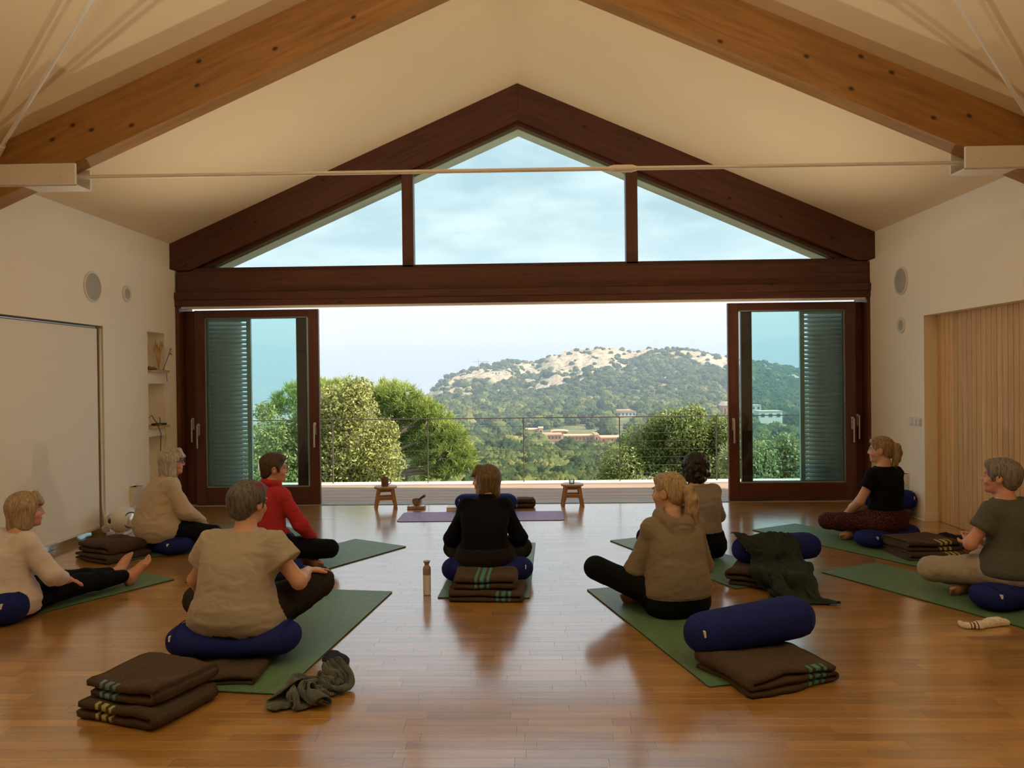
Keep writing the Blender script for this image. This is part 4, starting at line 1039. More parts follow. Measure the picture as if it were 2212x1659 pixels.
def blanket(loc, ang, L, W, layers, H, label, stripe=None, x0=0, z=0, soft=.010, seed=0, tilt=0, ylim=None):
    t = empty('folded_blanket', (loc[0], loc[1], z), ang); t.rotation_euler = (tilt, 0, ang); tag(t, label, 'blanket', 'folded brown blankets')
    th = H/layers; r = random.Random(seed); path = []
    nx = 18
    for i in range(layers):
        zc_ = th*(i+.5); xa, xb = -L/2+th*.5+r.uniform(0, .03), L/2-th*.5-r.uniform(0, .03)
        xs = [xa+(xb-xa)*j/nx for j in range(nx+1)]
        if i % 2: xs = xs[::-1]
        path += [(x, zc_) for x in xs]
        if i < layers-1:
            xe = xs[-1]; sgn = 1 if i % 2 == 0 else -1
            for a in (-60, -30, 0, 30, 60): path.append((xe+sgn*th*.5*math.cos(math.radians(a))*1.0, zc_+th*.5+th*.5*math.sin(math.radians(a))))
    path = np.array(path); tg = np.gradient(path, axis=0); tg /= np.linalg.norm(tg, axis=1)[:, None]; nr = np.stack([-tg[:, 1], tg[:, 0]], 1)
    hh = th*.47; up_, dn_ = path+nr*hh, path-nr*hh; n = len(path); ny = 12; Vb = []
    for j in range(ny+1):
        fy = j/ny; yy_ = -W/2+W*fy; e = min(fy, 1-fy)*2; shr = 1-.42*math.exp(-e*9)
        mid = (up_+dn_)/2; hv = (up_-dn_)/2*shr
        for arr in (mid+hv, mid-hv): Vb.append(np.stack([arr[:, 0], np.full(n, yy_), arr[:, 1]], 1))
    V = np.concatenate(Vb); F = []
    def ix(j, s_, i): return (2*j+s_)*n+i
    for j in range(ny):
        for i in range(n-1):
            F.append((ix(j, 0, i), ix(j, 0, i+1), ix(j+1, 0, i+1), ix(j+1, 0, i))); F.append((ix(j, 1, i), ix(j+1, 1, i), ix(j+1, 1, i+1), ix(j, 1, i+1)))
        for i in (0, n-1): F.append((ix(j, 0, i), ix(j+1, 0, i), ix(j+1, 1, i), ix(j, 1, i)))
    for j in (0, ny):
        for i in range(n-1): F.append((ix(j, 0, i), ix(j, 1, i), ix(j, 1, i+1), ix(j, 0, i+1)))
    zf = np.clip(V[:, 2]/H, 0, 1)
    P = V*np.array([5, 5, 9.])+seed*3.3; Q = P+np.array([0, 0, 40.])
    V[:, 0] += (fbm(P, 3)-.5)*soft*5; V[:, 1] += (fbm(Q, 3)-.5)*soft*6
    V[:, 2] += (fbm(np.stack([V[:, 0]*7, V[:, 1]*7, V[:, 0]*0+seed], 1), 3)-.5)*soft*3.2*zf
    cr_n = 1-np.abs(2*fbm(np.stack([V[:, 0]*14, V[:, 1]*5, V[:, 2]*3+seed], 1), 2)-1); V[:, 2] += zf*soft*.7*cr_n
    V[:, 2] = np.maximum(V[:, 2], .002)
    o = npmesh('blanket_folds', V, np.array(F), M_blanket('brown_wool_'+str(seed), stripe, x0, ylim=ylim), t); return t
blanket((-1.835, 3.60), math.radians(-20), .50, .40, 2, .085, 'lower brown blanket with pale yellow stripes in the left foreground pile', YEL_S, -.06, 0, .009, 1, ylim=-.17)
blanket((-1.82, 3.63), math.radians(-21), .46, .38, 2, .085, 'upper brown blanket with blue stripes in the left foreground pile', BLUE_S, -.07, .088, .011, 2, ylim=-.165)
blanket((-1.67, 4.06), math.radians(3), .52, .42, 2, .046, 'brown blanket squashed under the bolster of the beige T-shirt wearer', None, .08, 0, .014, 3)
blanket((-.335, 5.47), math.radians(-3), .54, .36, 2, .07, 'lower brown blanket behind the person in the black sweater', TEAL_S, .14, 0, .008, 4, ylim=-.12)
blanket((-.345, 5.50), math.radians(-2), .50, .32, 2, .09, 'upper brown blanket with teal stripes behind the person in the black sweater', TEAL_S, -.005, .072, .010, 5)
blanket((-.13, 9.22), math.radians(4), .36, .20, 2, .105, 'brown blanket with pale blue stripes beside the doorway bolster', (.25, .42, .55), -.10, 0, .008, 6)
blanket((1.19, 3.98), math.radians(24), .56, .42, 3, .095, 'rumpled brown blanket with teal stripes under the right foreground bolster', TEAL_S, .14, 0, .014, 7, ylim=-.185)
blanket((1.76, 5.78), math.radians(-28), .52, .46, 3, .11, 'brown blanket pile under the bolster with the dark green cardigan', None, 0, 0, .010, 8)
blanket((-3.72, 6.72), math.radians(-30), .52, .40, 2, .065, 'lower dark brown blanket behind the person in the cream sweater', None, 0, 0, .008, 9)
blanket((-3.73, 6.74), math.radians(-31), .50, .38, 2, .085, 'upper dark brown blanket behind the person in the cream sweater', None, 0, .068, .010, 10)
blanket((3.32, 6.60), math.radians(4), .56, .42, 2, .06, 'lower brown blanket with pale stripes beside the person in the black T-shirt', YEL_S, .13, 0, .009, 11, ylim=-.15)
blanket((3.31, 6.64), math.radians(6), .52, .40, 2, .08, 'upper brown blanket with pale stripes beside the person in the black T-shirt', YEL_S, .10, .063, .012, 12, ylim=-.10)
blanket((3.86, 8.45), math.radians(-18), .46, .34, 2, .095, 'dark folded blanket under the bolster beside the pine panelling', None, 0, 0, .006, 13)
blanket((3.42, 4.85), math.radians(30), .46, .36, 2, .12, 'brown blanket at the right edge behind the person in grey', None, 0, 0, .010, 14)

# ================================================================== DISCARDED CLOTHES
def heap(name, label, cat, loc, ang, chains, mat, h=.008, amp=.010, seed=0, freq=(16, 16, 16), k=.02, z=0):
    f = Field()
    for pts, rs in chains: f.chain(pts, rs, k=k)
    f.half((0, 0, .002), (0, 0, -1)); V, F = f.surface(h); V = wrinkle(V, F, amp, freq, seed); V[:, 2] = np.maximum(V[:, 2], .001)
    o = npmesh(name, V, F, mat); o.location = (loc[0], loc[1], z); o.rotation_euler = (0, 0, ang); tag(o, label, cat); return o
def M_knit(name, col, scale=90):
    m, nt, p = mat_new(name); co = objco(nt); w = nd(nt, 'ShaderNodeTexWave', i_Vector=co, i_Scale=scale, i_Distortion=2.5, i_Detail=1.0); n = nd(nt, 'ShaderNodeTexNoise', i_Vector=co, i_Scale=40.0, i_Detail=4.0)
    c = mixc(nt, n.outputs['Fac'], [x*.7 for x in col], [x*1.3 for x in col]); setp(nt, p, Base_Color=c, Roughness=.95, Specular_IOR_Level=.1, Sheen_Weight=.3); bump(nt, p, w.outputs['Fac'], .5, .004); return m
def crumple(name, label, cat, loc, rx, ry, mat, base, n=16, r=(.020, .034), seed=0, mound=.03, parts=(), along=None, ns=26):
    """crumpled cloth: soft rolls of fabric lying over base(x, y)"""
    g = np.random.default_rng(seed); f = Field()
    def zb(p): return float(base(np.array(p[0]+loc[0]), np.array(p[1]+loc[1]))) + mound*max(0, 1-(p[0]/rx)**2-(p[1]/ry)**2)
    for i in range(n):
        p = np.array([g.uniform(-.75, .75)*rx, g.uniform(-.75, .75)*ry]); a = g.uniform(0, 2*pi) if along is None else along+g.normal()*.5; k = g.normal()*1.1; st = g.uniform(.035, .06)*min(1, rx/.15)
        rr = g.uniform(*r); pts = []; rs = []
        for j in range(6):
            q = p.copy(); e = math.sqrt((q[0]/rx)**2+(q[1]/ry)**2)
            if e > 1: q = q/e
            t = rr*(.75+.5*math.sin(pi*(j+.5)/6)); pts.append((q[0], q[1], zb(q)+t*.55)); rs.append(t); p = p+st*np.array([math.cos(a), math.sin(a)]); a += k*.35
        f.chain(pts, rs, k=.006)
    for i in range(ns if rx > .1 else 6):
        t = g.uniform(0, 2*pi); e = math.sqrt(g.random())*.85; q = (math.cos(t)*rx*e, math.sin(t)*ry*e); f.ell((q[0], q[1], zb(q)+.004), (min(.055, rx*.5), min(.055, ry*.6), .020), k=.02)
    for pts, rs in parts: f.chain([np.array(p)-np.array([loc[0], loc[1], 0]) for p in pts], rs, k=.012)
    f.half((0, 0, .002), (0, 0, -1)); V, F = f.surface(.0065); V = wrinkle(V, F, .005, (26, 26, 26), seed); V[:, 2] = np.maximum(V[:, 2], .001)
    o = npmesh(name, V, F, mat); o.location = (loc[0], loc[1], 0); tag(o, label, cat); return o
def cloth_sim(V, F, colliders, frames=45, stiff=3., selfc=True, bend=.15, mass=.2, pin=None):
    """let a sheet of cloth fall and settle over the colliders; returns the settled vertices"""
    sc2 = bpy.data.scenes.new('settle'); obs = []
    def mk(name, v, f):
        me = bpy.data.meshes.new(name); me.from_pydata([tuple(p) for p in v], [], [tuple(int(i) for i in q) for q in f]); o = bpy.data.objects.new(name, me); sc2.collection.objects.link(o); obs.append(o); return o
    for v, f in colliders:
        o = mk('collider', v, f); o.modifiers.new('col', 'COLLISION'); o.collision.thickness_outer = .006; o.collision.cloth_friction = 25
    c = mk('cloth', V, F); md = c.modifiers.new('cloth', 'CLOTH'); s = md.settings
    s.quality = 4; s.mass = mass; s.tension_stiffness = stiff; s.compression_stiffness = stiff; s.shear_stiffness = stiff*.5; s.bending_stiffness = bend; s.air_damping = 2.0; s.time_scale = 1.0
    cs = md.collision_settings; cs.use_self_collision = selfc; cs.self_distance_min = .009; cs.distance_min = .006; cs.collision_quality = 2; cs.self_friction = 12
    md.point_cache.frame_start = 1; md.point_cache.frame_end = frames+1; sc2.frame_start = 1; sc2.frame_end = frames+1
    for f in range(1, frames+1): sc2.frame_set(f)
    dg = sc2.view_layers[0].depsgraph; ev = c.evaluated_get(dg); n = len(ev.data.vertices); out = np.zeros(n*3, np.float32); ev.data.vertices.foreach_get('co', out)
    bpy.data.scenes.remove(sc2)
    for o in obs:
        me = o.data; bpy.data.objects.remove(o); bpy.data.meshes.remove(me)
    return out.reshape(-1, 3)
def grid_faces(nx, ny):
    i = np.arange(nx*ny).reshape(ny, nx); return np.stack([i[:-1, :-1], i[:-1, 1:], i[1:, 1:], i[1:, :-1]], 2).reshape(-1, 4)
def box_col(cx, cy, w, d, h, ang):
    b = MB().box(-w/2, w/2, -d/2, d/2, 0, h); return [(cx+x*math.cos(ang)-y*math.sin(ang), cy+x*math.sin(ang)+y*math.cos(ang), z) for x, y, z in b.v], b.f
def tube_col(a, b, r):
    m = MB().cyl(a, b, r, n=20); return m.v, m.f
FLOOR_COL = (np.array([(-1.5, -1.5, 0), (1.5, -1.5, 0), (1.5, 1.5, 0), (-1.5, 1.5, 0)]), [(0, 1, 2, 3)])
def cloth_obj(name, label, cat, V, F, loc, ang, mat, thick=.007):
    me = bpy.data.meshes.new(name); me.from_pydata([tuple(p) for p in V], [], [tuple(int(i) for i in q) for q in F]); me.materials.append(mat)
    o = link(name, me); o.location = (loc[0], loc[1], 0); o.rotation_euler = (0, 0, ang)
    m = o.modifiers.new('thickness', 'SOLIDIFY'); m.thickness = thick; m.offset = 0
    m = o.modifiers.new('smooth', 'SUBSURF'); m.levels = 2; m.render_levels = 2
    me.polygons.foreach_set('use_smooth', [True]*len(me.polygons)); tag(o, label, cat); return o
def pleated(w, h, nx, ny, depth, n, z0, lean=.0, seed=0, narrow=.5):
    """a hanging sheet gathered into pleats"""
    g = np.random.default_rng(seed); u, v = np.meshgrid(np.linspace(-.5, .5, nx), np.linspace(0, 1, ny)); ph = g.uniform(0, 6)
    x = u*w*narrow; y = depth*np.sin(u*2*pi*n+ph+v*1.5)*(.6+.5*np.sin(v*3+ph))+lean*v*h+.02*np.sin(v*7+u*5); z = z0+v*h
    return np.stack([x+.02*np.sin(v*9+ph), y, z], 2).reshape(-1, 3), grid_faces(nx, ny)
V, F = pleated(.70, .76, 32, 36, .06, 3, .02, .22, 2, .5)
V = cloth_sim(V, F, [FLOOR_COL], 42); V[:, :2] -= (V[:, :2].min(0)+V[:, :2].max(0))/2; V[:, :2] *= np.clip(np.array([.38, .30])/(V[:, :2].max(0)-V[:, :2].min(0)), .7, 1.25); V[:, 2] = np.maximum(V[:, 2]*min(1, .16/V[:, 2].max()), .005)
cloth_obj('knitted_sweater', 'crumpled grey green ribbed sweater in the left foreground', 'sweater', V, F, (-1.09, 3.71), 0, M_knit('grey_green_knit', (.085, .10, .088), 45), .010)
crumple('sock', 'dark navy balled up socks on the edge of the beige T-shirt mat', 'sock', (-1.085, 4.16), .065, .035, M_fabric('navy_sock', (.03, .035, .06)), lambda x, y: x*0., 10, (.010, .018), 9, .045)
def drape_start(nx, ny):
    u, v = np.meshgrid(np.linspace(-.5, .5, nx), np.linspace(0, 1, ny)); x = u*.46+.03*np.sin(v*6); y = .44-.94*v+.03*np.sin(u*9)
    z = .41-.30*np.clip(v-.25, 0, 1)+.035*np.sin(u*2*pi*3+v*2)+.03*np.sin(v*11+u*3); return np.stack([x, y, z], 2).reshape(-1, 3), grid_faces(nx, ny)
V, F = drape_start(30, 40)
ca_, sa_ = math.cos(math.radians(12)), math.sin(math.radians(12))
V = cloth_sim(V, F, [FLOOR_COL, box_col(-.06, .08, .56, .50, .135, math.radians(-28)), tube_col((.08-.36*ca_, .32-.36*sa_, .205), (.08+.36*ca_, .32+.36*sa_, .207), .116)], 40)
cloth_obj('cardigan', 'dark green cardigan draped over the bolster and blankets on the right', 'cardigan', V, F, (1.82, 5.70), 0, M_fabric('dark_green_jersey', (.024, .033, .028), .95, .25), .009)
fs = Field().chain([(-.07, -.10, .13), (-.10, -.26, .085), (-.10, -.36, .05), (-.08, -.47, .042)], [.045, .048, .046, .040], k=.02); v_, q_ = fs.surface(.008); v_ = wrinkle(v_, q_, .012, (24, 24, 24), 3); v_[:, 2] = np.maximum(v_[:, 2], .003)
npmesh('sleeve', v_, q_, bpy.data.materials['dark_green_jersey'], bpy.data.objects['cardigan'])
heap('dark_garment', 'folded dark navy garment beside the striped blankets on the right', 'garment', (3.66, 6.86), .2,
     [([(-.14, .02, .06), (0, .03, .075), (.14, 0, .05), (.2, -.05, .03)], [.05, .055, .05, .03])], M_fabric('navy_jersey', (.018, .018, .04)), .008, .010, 7)
sk = heap('sock', 'white sock with dark red stripes lying on the floor at the right', 'sock', (2.745, 4.74), .05,
     [([(-.12, -.02, .012), (-.05, -.02, .014), (.02, .0, .018), (.06, .02, .02)], [.022, .026, .024, .026]), ([(.05, .01, .022), (.10, .02, .022), (.14, .01, .02)], [.026, .026, .022]), ([(-.13, 0, .012), (-.13, .03, .014)], [.018, .016])],
     M_blanket('white_sock_wool', (.16, .06, .05), -.085, .008, .02, (.62, .58, .52)), .005, .006, 8)

# ================================================================== STOOLS AND SMALL THINGS
m_oak = M_wood('stool_oak', (.34, .17, .055), (.50, .28, .10), .4, 2, 0, 12); m_oak_t = M_wood('stool_oak_top', (.36, .19, .065), (.52, .30, .115), .35, 0, 0, 12)
def stool(loc, ang, label):
    t = empty('wooden_stool', (loc[0], loc[1], 0), ang); tag(t, label, 'stool', 'low wooden stools')
    MB().lathe([(.128, .238), (.136, .243), (.138, .252), (.134, .262), (.128, .265)], 40).build('seat', m_oak_t, t, smooth=True, rel=False)
    for sx in (-1, 1):
        for sy in (-1, 1):
            V = []
            for z, o, w in ((0, .118, .017), (.24, .078, .021)): V += [(sx*o-w, sy*o*.8-w*.8, z), (sx*o+w, sy*o*.8-w*.8, z), (sx*o+w, sy*o*.8+w*.8, z), (sx*o-w, sy*o*.8+w*.8, z)]
            MB().add(V, [(3, 2, 1, 0), (4, 5, 6, 7), (0, 1, 5, 4), (1, 2, 6, 5), (2, 3, 7, 6), (3, 0, 4, 7)]).build('leg', m_oak, t, bevel=.003, rel=False)
    for sy in (-1, 1): MB().box(-.09, .09, sy*.075-.008, sy*.075+.008, .105, .145).build('stretcher', m_oak_t, t, bevel=.002, rel=False); MB().box(-.075, .075, sy*.062-.008, sy*.062+.008, .20, .237).build('apron', m_oak_t, t, rel=False)
    for sx in (-1, 1): MB().box(sx*.085-.008, sx*.085+.008, -.07, .07, .075, .105).build('stretcher', m_oak, t, bevel=.002, rel=False)
stool((-1.76, 9.22), .25, 'low round wooden stool with a brown mug on it'); stool((.49, 9.30), .05, 'low round wooden stool with a drinking glass on it')
mug = empty('mug', (-1.765, 9.21, .265)); tag(mug, 'terracotta brown mug on the left wooden stool', 'mug'); m_clay = M_plain('brown_glaze', (.24, .125, .085), .45, .1, 12)
MB().lathe([(.038, 0), (.043, .006), (.044, .10), (.046, .108), (.041, .108), (.039, .10), (.037, .012), (.001, .010)], 28).build('body', m_clay, mug, smooth=True, rel=False)
MB().tube([(.042, 0, .085), (.068, 0, .08), (.074, 0, .055), (.064, 0, .03), (.042, 0, .024)], .006, 8).build('handle', m_clay, mug, smooth='all', rel=False)
tb = empty('drinking_glass', (.485, 9.30, .265)); tag(tb, 'small clear drinking glass on the right wooden stool', 'glass')
MB().lathe([(.026, 0), (.031, .004), (.035, .055), (.0335, .055), (.029, .010), (.001, .009)], 24).build('tumbler', M_glass('clear_glass', (.93, .96, .97), 2.5), tb, smooth=True, rel=False)
MB().lathe([(.001, .011), (.0285, .012), (.031, .032), (.001, .0325)], 24).build('water', M_glass('water', (.85, .92, .94), 1.5), tb, smooth=True, rel=False)
bk = empty('book', (-1.38, 9.17, 0)); tag(bk, 'flat book with dark cover under the singing bowl', 'book')
MB().box(-.105, .105, -.07, .07, .001, .006).box(-.105, .105, -.07, .07, .026, .031).build('cover', M_plain('plum_cover', (.19, .08, .10), .5), bk, rel=False); MB().box(-.101, .101, -.066, .066, .006, .026).build('pages', M_plain('book_pages', (.55, .35, .30), .8), bk, rel=False)
MB().box(-.09, .1, -.055, .06, .031, .033).build('paper', m_white, bk, rel=False)
bw = empty('singing_bowl', (-1.375, 9.18, .033)); tag(bw, 'small bronze singing bowl on the book by the doorway', 'bowl'); m_brz = M_plain('hammered_bronze', (.34, .21, .10), .38, .2, 40, .3, 60, .8)
MB().lathe([(.026, 0), (.042, .006), (.055, .03), (.060, .055), (.058, .078), (.054, .078), (.055, .055), (.050, .03), (.038, .012), (.001, .010)], 32).build('bowl', m_brz, bw, smooth=True, rel=False)
ml = MB().cyl((-1.40, 9.165, .075), (-1.325, 9.12, .128), .010, .010).cyl((-1.325, 9.12, .128), (-1.268, 9.09, .165), .014, .016, n=14).build('mallet', M_wood('mallet_wood', (.09, .04, .03), (.16, .07, .05), .5), smooth=True); tag(ml, 'dark wooden mallet resting in the singing bowl', 'mallet')
b2 = empty('book', (-.94, 9.05, 0)); tag(b2, 'small pale book peeking out left of the doorway bolster', 'book')
MB().box(-.06, .06, -.09, .09, .001, .005).box(-.06, .06, -.09, .09, .038, .042).build('cover', m_white, b2, rel=False); MB().box(-.057, .057, -.087, .087, .005, .038).build('pages', M_plain('pages', (.7, .66, .58), .8), b2, rel=False)
bt = empty('water_bottle', (-.76, 5.5, 0)); tag(bt, 'clear water bottle with taupe cup lid standing on the floor', 'bottle')
m_bt, nt, p = mat_new('frosted_bottle'); setp(nt, p, Base_Color=(.90, .87, .82), Roughness=.2, Transmission_Weight=.25, IOR=1.2)
MB().lathe([(.020, 0), (.0265, .004), (.028, .012), (.028, .145)], 28).build('body', m_bt, bt, smooth=True, rel=False)
m_taupe = M_plain('taupe_plastic', (.30, .21, .15), .35, .04)
MB().lathe([(.0285, .145), (.0285, .185), (.026, .198), (.017, .208), (.0155, .214)], 28).build('upper_shell', m_taupe, bt, smooth=True, rel=False)
MB().lathe([(.0155, .214), (.0155, .219), (.0245, .238), (.026, .242), (.024, .243), (.001, .238)], 28).build('cup_lid', m_taupe, bt, smooth=True, rel=False)
# ================================================================== PEOPLE
def M_skin(name, col):
    m, nt, p = mat_new(name); a = nd(nt, 'ShaderNodeAttribute', attribute_name='skin'); co = objco(nt)
    n = nd(nt, 'ShaderNodeTexNoise', i_Vector=co, i_Scale=30.0, i_Detail=4.0)
    c = mixc(nt, n.outputs['Fac'], [x*.9 for x in col], [x*1.1 for x in col]); c = mixc(nt, 1.0, c, a.outputs['Color'], 'MULTIPLY')
    setp(nt, p, Base_Color=c, Roughness=.5, Subsurface_Weight=.12, Subsurface_Radius=(.012, .005, .003), Subsurface_Scale=.3); return m
def M_hair(name, c0, c1, c2=None, sel=None):
    m, nt, p = mat_new(name); co = objco(nt, (95, 95, 9)); n = nd(nt, 'ShaderNodeTexNoise', i_Vector=co, i_Scale=1.0, i_Detail=5.0, i_Roughness=.6, i_Distortion=.4)
    c = ramp(nt, n.outputs['Fac'], [(.3, c0), (.68, c1)])
    if c2:
        a = nd(nt, 'ShaderNodeAttribute', attribute_name='streak'); c = mixc(nt, a.outputs['Fac'], c, c2)
    setp(nt, p, Base_Color=c, Roughness=.5, Specular_IOR_Level=.35); bump(nt, p, n.outputs['Fac'], .8, .006); return m
skin_a = M_skin('light_skin', (.56, .32, .22)); skin_b = M_skin('ruddy_skin', (.58, .29, .20))
m_sclera = M_plain('eye_white', (.42, .38, .35), .2); m_iris = M_plain('iris', (.06, .05, .05), .15); m_frame_g = M_plain('glasses_frame', (.05, .02, .02), .35)

def ik(a, c, l1, l2, hint):
    a, c = np.array(a, float), np.array(c, float); d = c-a; L = np.linalg.norm(d); L2 = min(L, (l1+l2)*.999); d = d/L; c = a+d*L2
    x = (l1*l1-l2*l2+L2*L2)/(2*L2); y = math.sqrt(max(1e-6, l1*l1-x*x)); h = np.array(hint, float); h = h-d*(h@d); h /= np.linalg.norm(h)
    return a+d*x+h*y, c
def unit(v): v = np.array(v, float); return v/np.linalg.norm(v)

def add_hand(f, wrist, dirf, back, side, sc=1., curl=.35):
    d = unit(dirf); b = unit(np.array(back, float)-d*(np.array(back, float)@d)); l = np.cross(d, b)*(1 if side > 0 else -1)   # l points to the thumb side
    w = np.array(wrist, float); R = np.stack([l, d, b], 1)
    f.ell(w+d*.045*sc, np.array([.040, .052, .017])*sc, R, k=.012)
    for i, (o, L) in enumerate(((.030, .070), (.010, .078), (-.010, .072), (-.029, .058))):
        base = w+d*.078*sc+l*o*sc; m = base+(unit(d-b*curl*.4+l*(o*2)))*L*.5*sc; e = m+unit(d-b*curl*1.5)*L*.5*sc
        f.cone(base, m, .0092*sc, .0086*sc, k=.006); f.cone(m, e, .0086*sc, .0072*sc, k=.005)
    t0 = w+d*.028*sc+l*.034*sc; t1 = t0+unit(d*.7+l*.8-b*.25)*.036*sc; t2 = t1+unit(d*.95+l*.2-b*.2)*.032*sc
    f.cone(t0, t1, .013*sc, .0105*sc, k=.012); f.cone(t1, t2, .0105*sc, .0085*sc, k=.005)
def add_foot(f, ankle, dirf, up, side, sc=1.):
    d = unit(dirf); u = unit(np.array(up, float)-d*(np.array(up, float)@d)); l = np.cross(d, u); a = np.array(ankle, float)
    hl = a-d*.035*sc-u*.035*sc; f.ell(hl, .031*sc, k=.03)
    bl = a+d*.125*sc-u*.045*sc
    f.cone(a-u*.01*sc, bl+u*.012*sc, .034*sc, .024*sc, k=.03, flat=(l, 1.25)); f.cone(hl, bl-u*.0*sc, .028*sc, .022*sc, k=.03, flat=(l, 1.45))
    for i, (o, L, r) in enumerate(((-.030, .052, .0125), (-.011, .050, .0095), (.006, .044, .0090), (.021, .037, .0085), (.034, .029, .0085))):
        o *= side; b0 = bl+l*o*sc+d*.012*sc; f.cone(b0, b0+d*L*sc+u*.002, r*sc*1.05, r*sc*.92, k=.006)

def person(label, loc, face, look, s, hair, top, legs, sc=1., bw=1., bd=1., lean=.03, slouch=0., pitch=0., wrists=None, ankles=None, hints=None, feet=None, handdir=None, skin=None, h=.0065, glasses=None, bare=(), ehint=None, z0=0., bust=1., tilt=0., roll=0.):
    """seated figure; local frame: x = her right, y = forward, z = up; s = height of the seat"""
    rz = heading(*face); S = lambda *v: np.array(v, float)*sc
    H0 = np.array([0, 0, s])
    # ---------- torso spine
    rows = [(.0, .165, .115), (.05, .188, .135), (.11, .190, .135), (.18, .168, .120), (.26, .145, .105), (.34, .148, .108), (.42, .156, .112*bust), (.48, .163, .104), (.525, .150, .086), (.556, .112, .070), (.585, .066, .058), (.62, .052, .052)]
    def cyz(z): t = max(0., z/.58); return lean*t**1.3+slouch*.5*max(0, t-.55)**1.2*2 - .02*math.sin(min(1, max(0, t))*pi)*(1+4*slouch)
    drop = 1-.35*slouch
    def table(ea, eb, z_lo, z_hi, mod=None):
        zz = sorted({z_lo, z_hi, *[r[0] for r in rows if z_lo < r[0] < z_hi]}); out = []
        for z in zz:
            a = np.interp(z, [r[0] for r in rows], [r[1] for r in rows]); b = np.interp(z, [r[0] for r in rows], [r[2] for r in rows])
            wk = np.interp(z, [0, .5, .56, .6], [1, 1, .4, 0]); a *= 1+(bw-1)*wk; b *= 1+(bd-1)*wk
            if mod: a, b = mod(z, a, b)
            out.append((s+z*sc*drop, tilt*z*sc, cyz(z)*sc, (a+ea)*sc, (b+eb)*sc))
        return out
    zs = .515; shw = .150*(1+(bw-1)*.6)
    sh = {q: H0+S(q*shw+tilt*zs, cyz(zs), zs*drop) for q in (-1, 1)}
    hipj = {q: H0+S(q*.092*(1+(bw-1)*.5), .02, .095) for q in (-1, 1)}
    ank = ankles or {1: (-.09, .27, .075), -1: (.10, .33, .07)}
    hin = hints or {1: (1, .55, .15), -1: (-1, .55, .15)}
    kn = {}; an = {}
    for q in (-1, 1): kn[q], an[q] = ik(hipj[q], np.array(ank[q])*sc, .415*sc, .395*sc, hin[q])
    wr_ = wrists or {1: (.15, .30, .13), -1: (-.15, .30, .13)}
    el = {}; wr = {}
    for q in (-1, 1):
        if isinstance(wr_[q], str): el[q], wr[q] = ik(sh[q], kn[q]+S(-q*.035, -.075, .085), .275*sc, .245*sc, (ehint or {}).get(q, (q*.9, -.55, -.25))); continue
        el[q], wr[q] = ik(sh[q], np.array(wr_[q])*sc+H0*(1 if not (wrists and wrists.get('abs')) else 0), .275*sc, .245*sc, (ehint or {}).get(q, (q*.9, -.55, -.25)))
    # ---------- head frame
    yaw = heading(*look)-rz; cp, sp_ = math.cos(pitch), math.sin(pitch); cr2, sr2 = math.cos(roll), math.sin(roll)
    HR = rotz(yaw) @ np.array([[1, 0, 0], [0, cp, -sp_], [0, sp_, cp]]) @ np.array([[cr2, 0, sr2], [0, 1, 0], [-sr2, 0, cr2]])
    nb = H0+S(tilt*.585, cyz(.585), .585*drop); HC = nb+S(0, .028+slouch*.10+lean*.12, .134-.02*slouch)+np.array([0, 0, 0])
    hp = lambda x, y, z: HC+HR @ (np.array([x, y, z])*sc)
    # ---------- body surface
    B = Field(); B.loft(table(-.012, -.012, .02, .615), k=.03)
    B.cone(nb-S(0, 0, .03), hp(0, -.022, -.05), .056*sc, .051*sc, k=.03)
    he = lambda c, r, k=.02, op='+': B.ell(hp(*c), np.array(r)*sc, HR, k=k, op=op)
    he((0, -.012, .030), (.076, .096, .087)); he((0, .022, -.028), (.064, .072, .088), .025); he((0, .036, -.078), (.046, .046, .036), .02); he((0, .074, -.098), (.015, .013, .013), .025)
    for q in (-1, 1):
        he((q*.040, .066, -.034), (.022, .020, .022), .02); he((q*.030, .088, .022), (.022, .009, .007), .012)
        he((q*.031, .100, .001), (.016, .012, .009), .010, '-'); he((q*.080, -.004, -.008), (.010, .021, .032), .008); he((q*.088, -.002, -.004), (.006, .010, .016), .006, '-')
        he((q*.011, .096, -.033), (.008, .009, .007), .008)
    B.cone(hp(0, .089, .012), hp(0, .1065, -.028), .0065*sc, .0095*sc, k=.014)
    he((0, .089, -.059), (.020, .008, .005), .008); he((0, .087, -.068), (.017, .008, .006), .008)
    for q in (-1, 1):
        B.cone(sh[q]-S(q*.012, 0, .006), el[q], .042*sc*(1+(bw-1)*.5), .040*sc*(1+(bw-1)*.4), k=.04); B.cone(el[q], el[q]*.55+wr[q]*.45, .041*sc, .039*sc, k=.02); B.cone(el[q]*.55+wr[q]*.45, wr[q], .038*sc, .026*sc, k=.02)
        fd = (handdir or {}).get(q, (wr[q]-el[q])+np.array([0, .05, -.06])); add_hand(B, wr[q], fd, (0, .25, 1), q, sc)
        B.cone(hipj[q], kn[q], .072*sc, .052*sc, k=.04); B.cone(kn[q], an[q], .050*sc, .034*sc, k=.03)
        fd = (feet or {}).get(q, ((-q*1., .12, -.12), (0, .9, .4)))
        add_foot(B, an[q], fd[0], fd[1], q, sc)
    V, F = B.surface(h)
    o = npmesh('person', V, F, skin or skin_a)
    loc_ = np.linalg.norm
    hl = (V-HC) @ HR/sc; col = np.ones((len(V), 4), np.float32)
    def paint(c, r, rgb, soft=.3):
        q = np.sqrt((((hl-np.array(c))/np.array(r))**2).sum(1)); w = np.clip((1-q)/soft, 0, 1)[:, None]; col[:, :3] = col[:, :3]*(1-w)+np.array(rgb)*w
    paint((0, .096, -.0635), (.023, .016, .010), (.82, .50, .52))
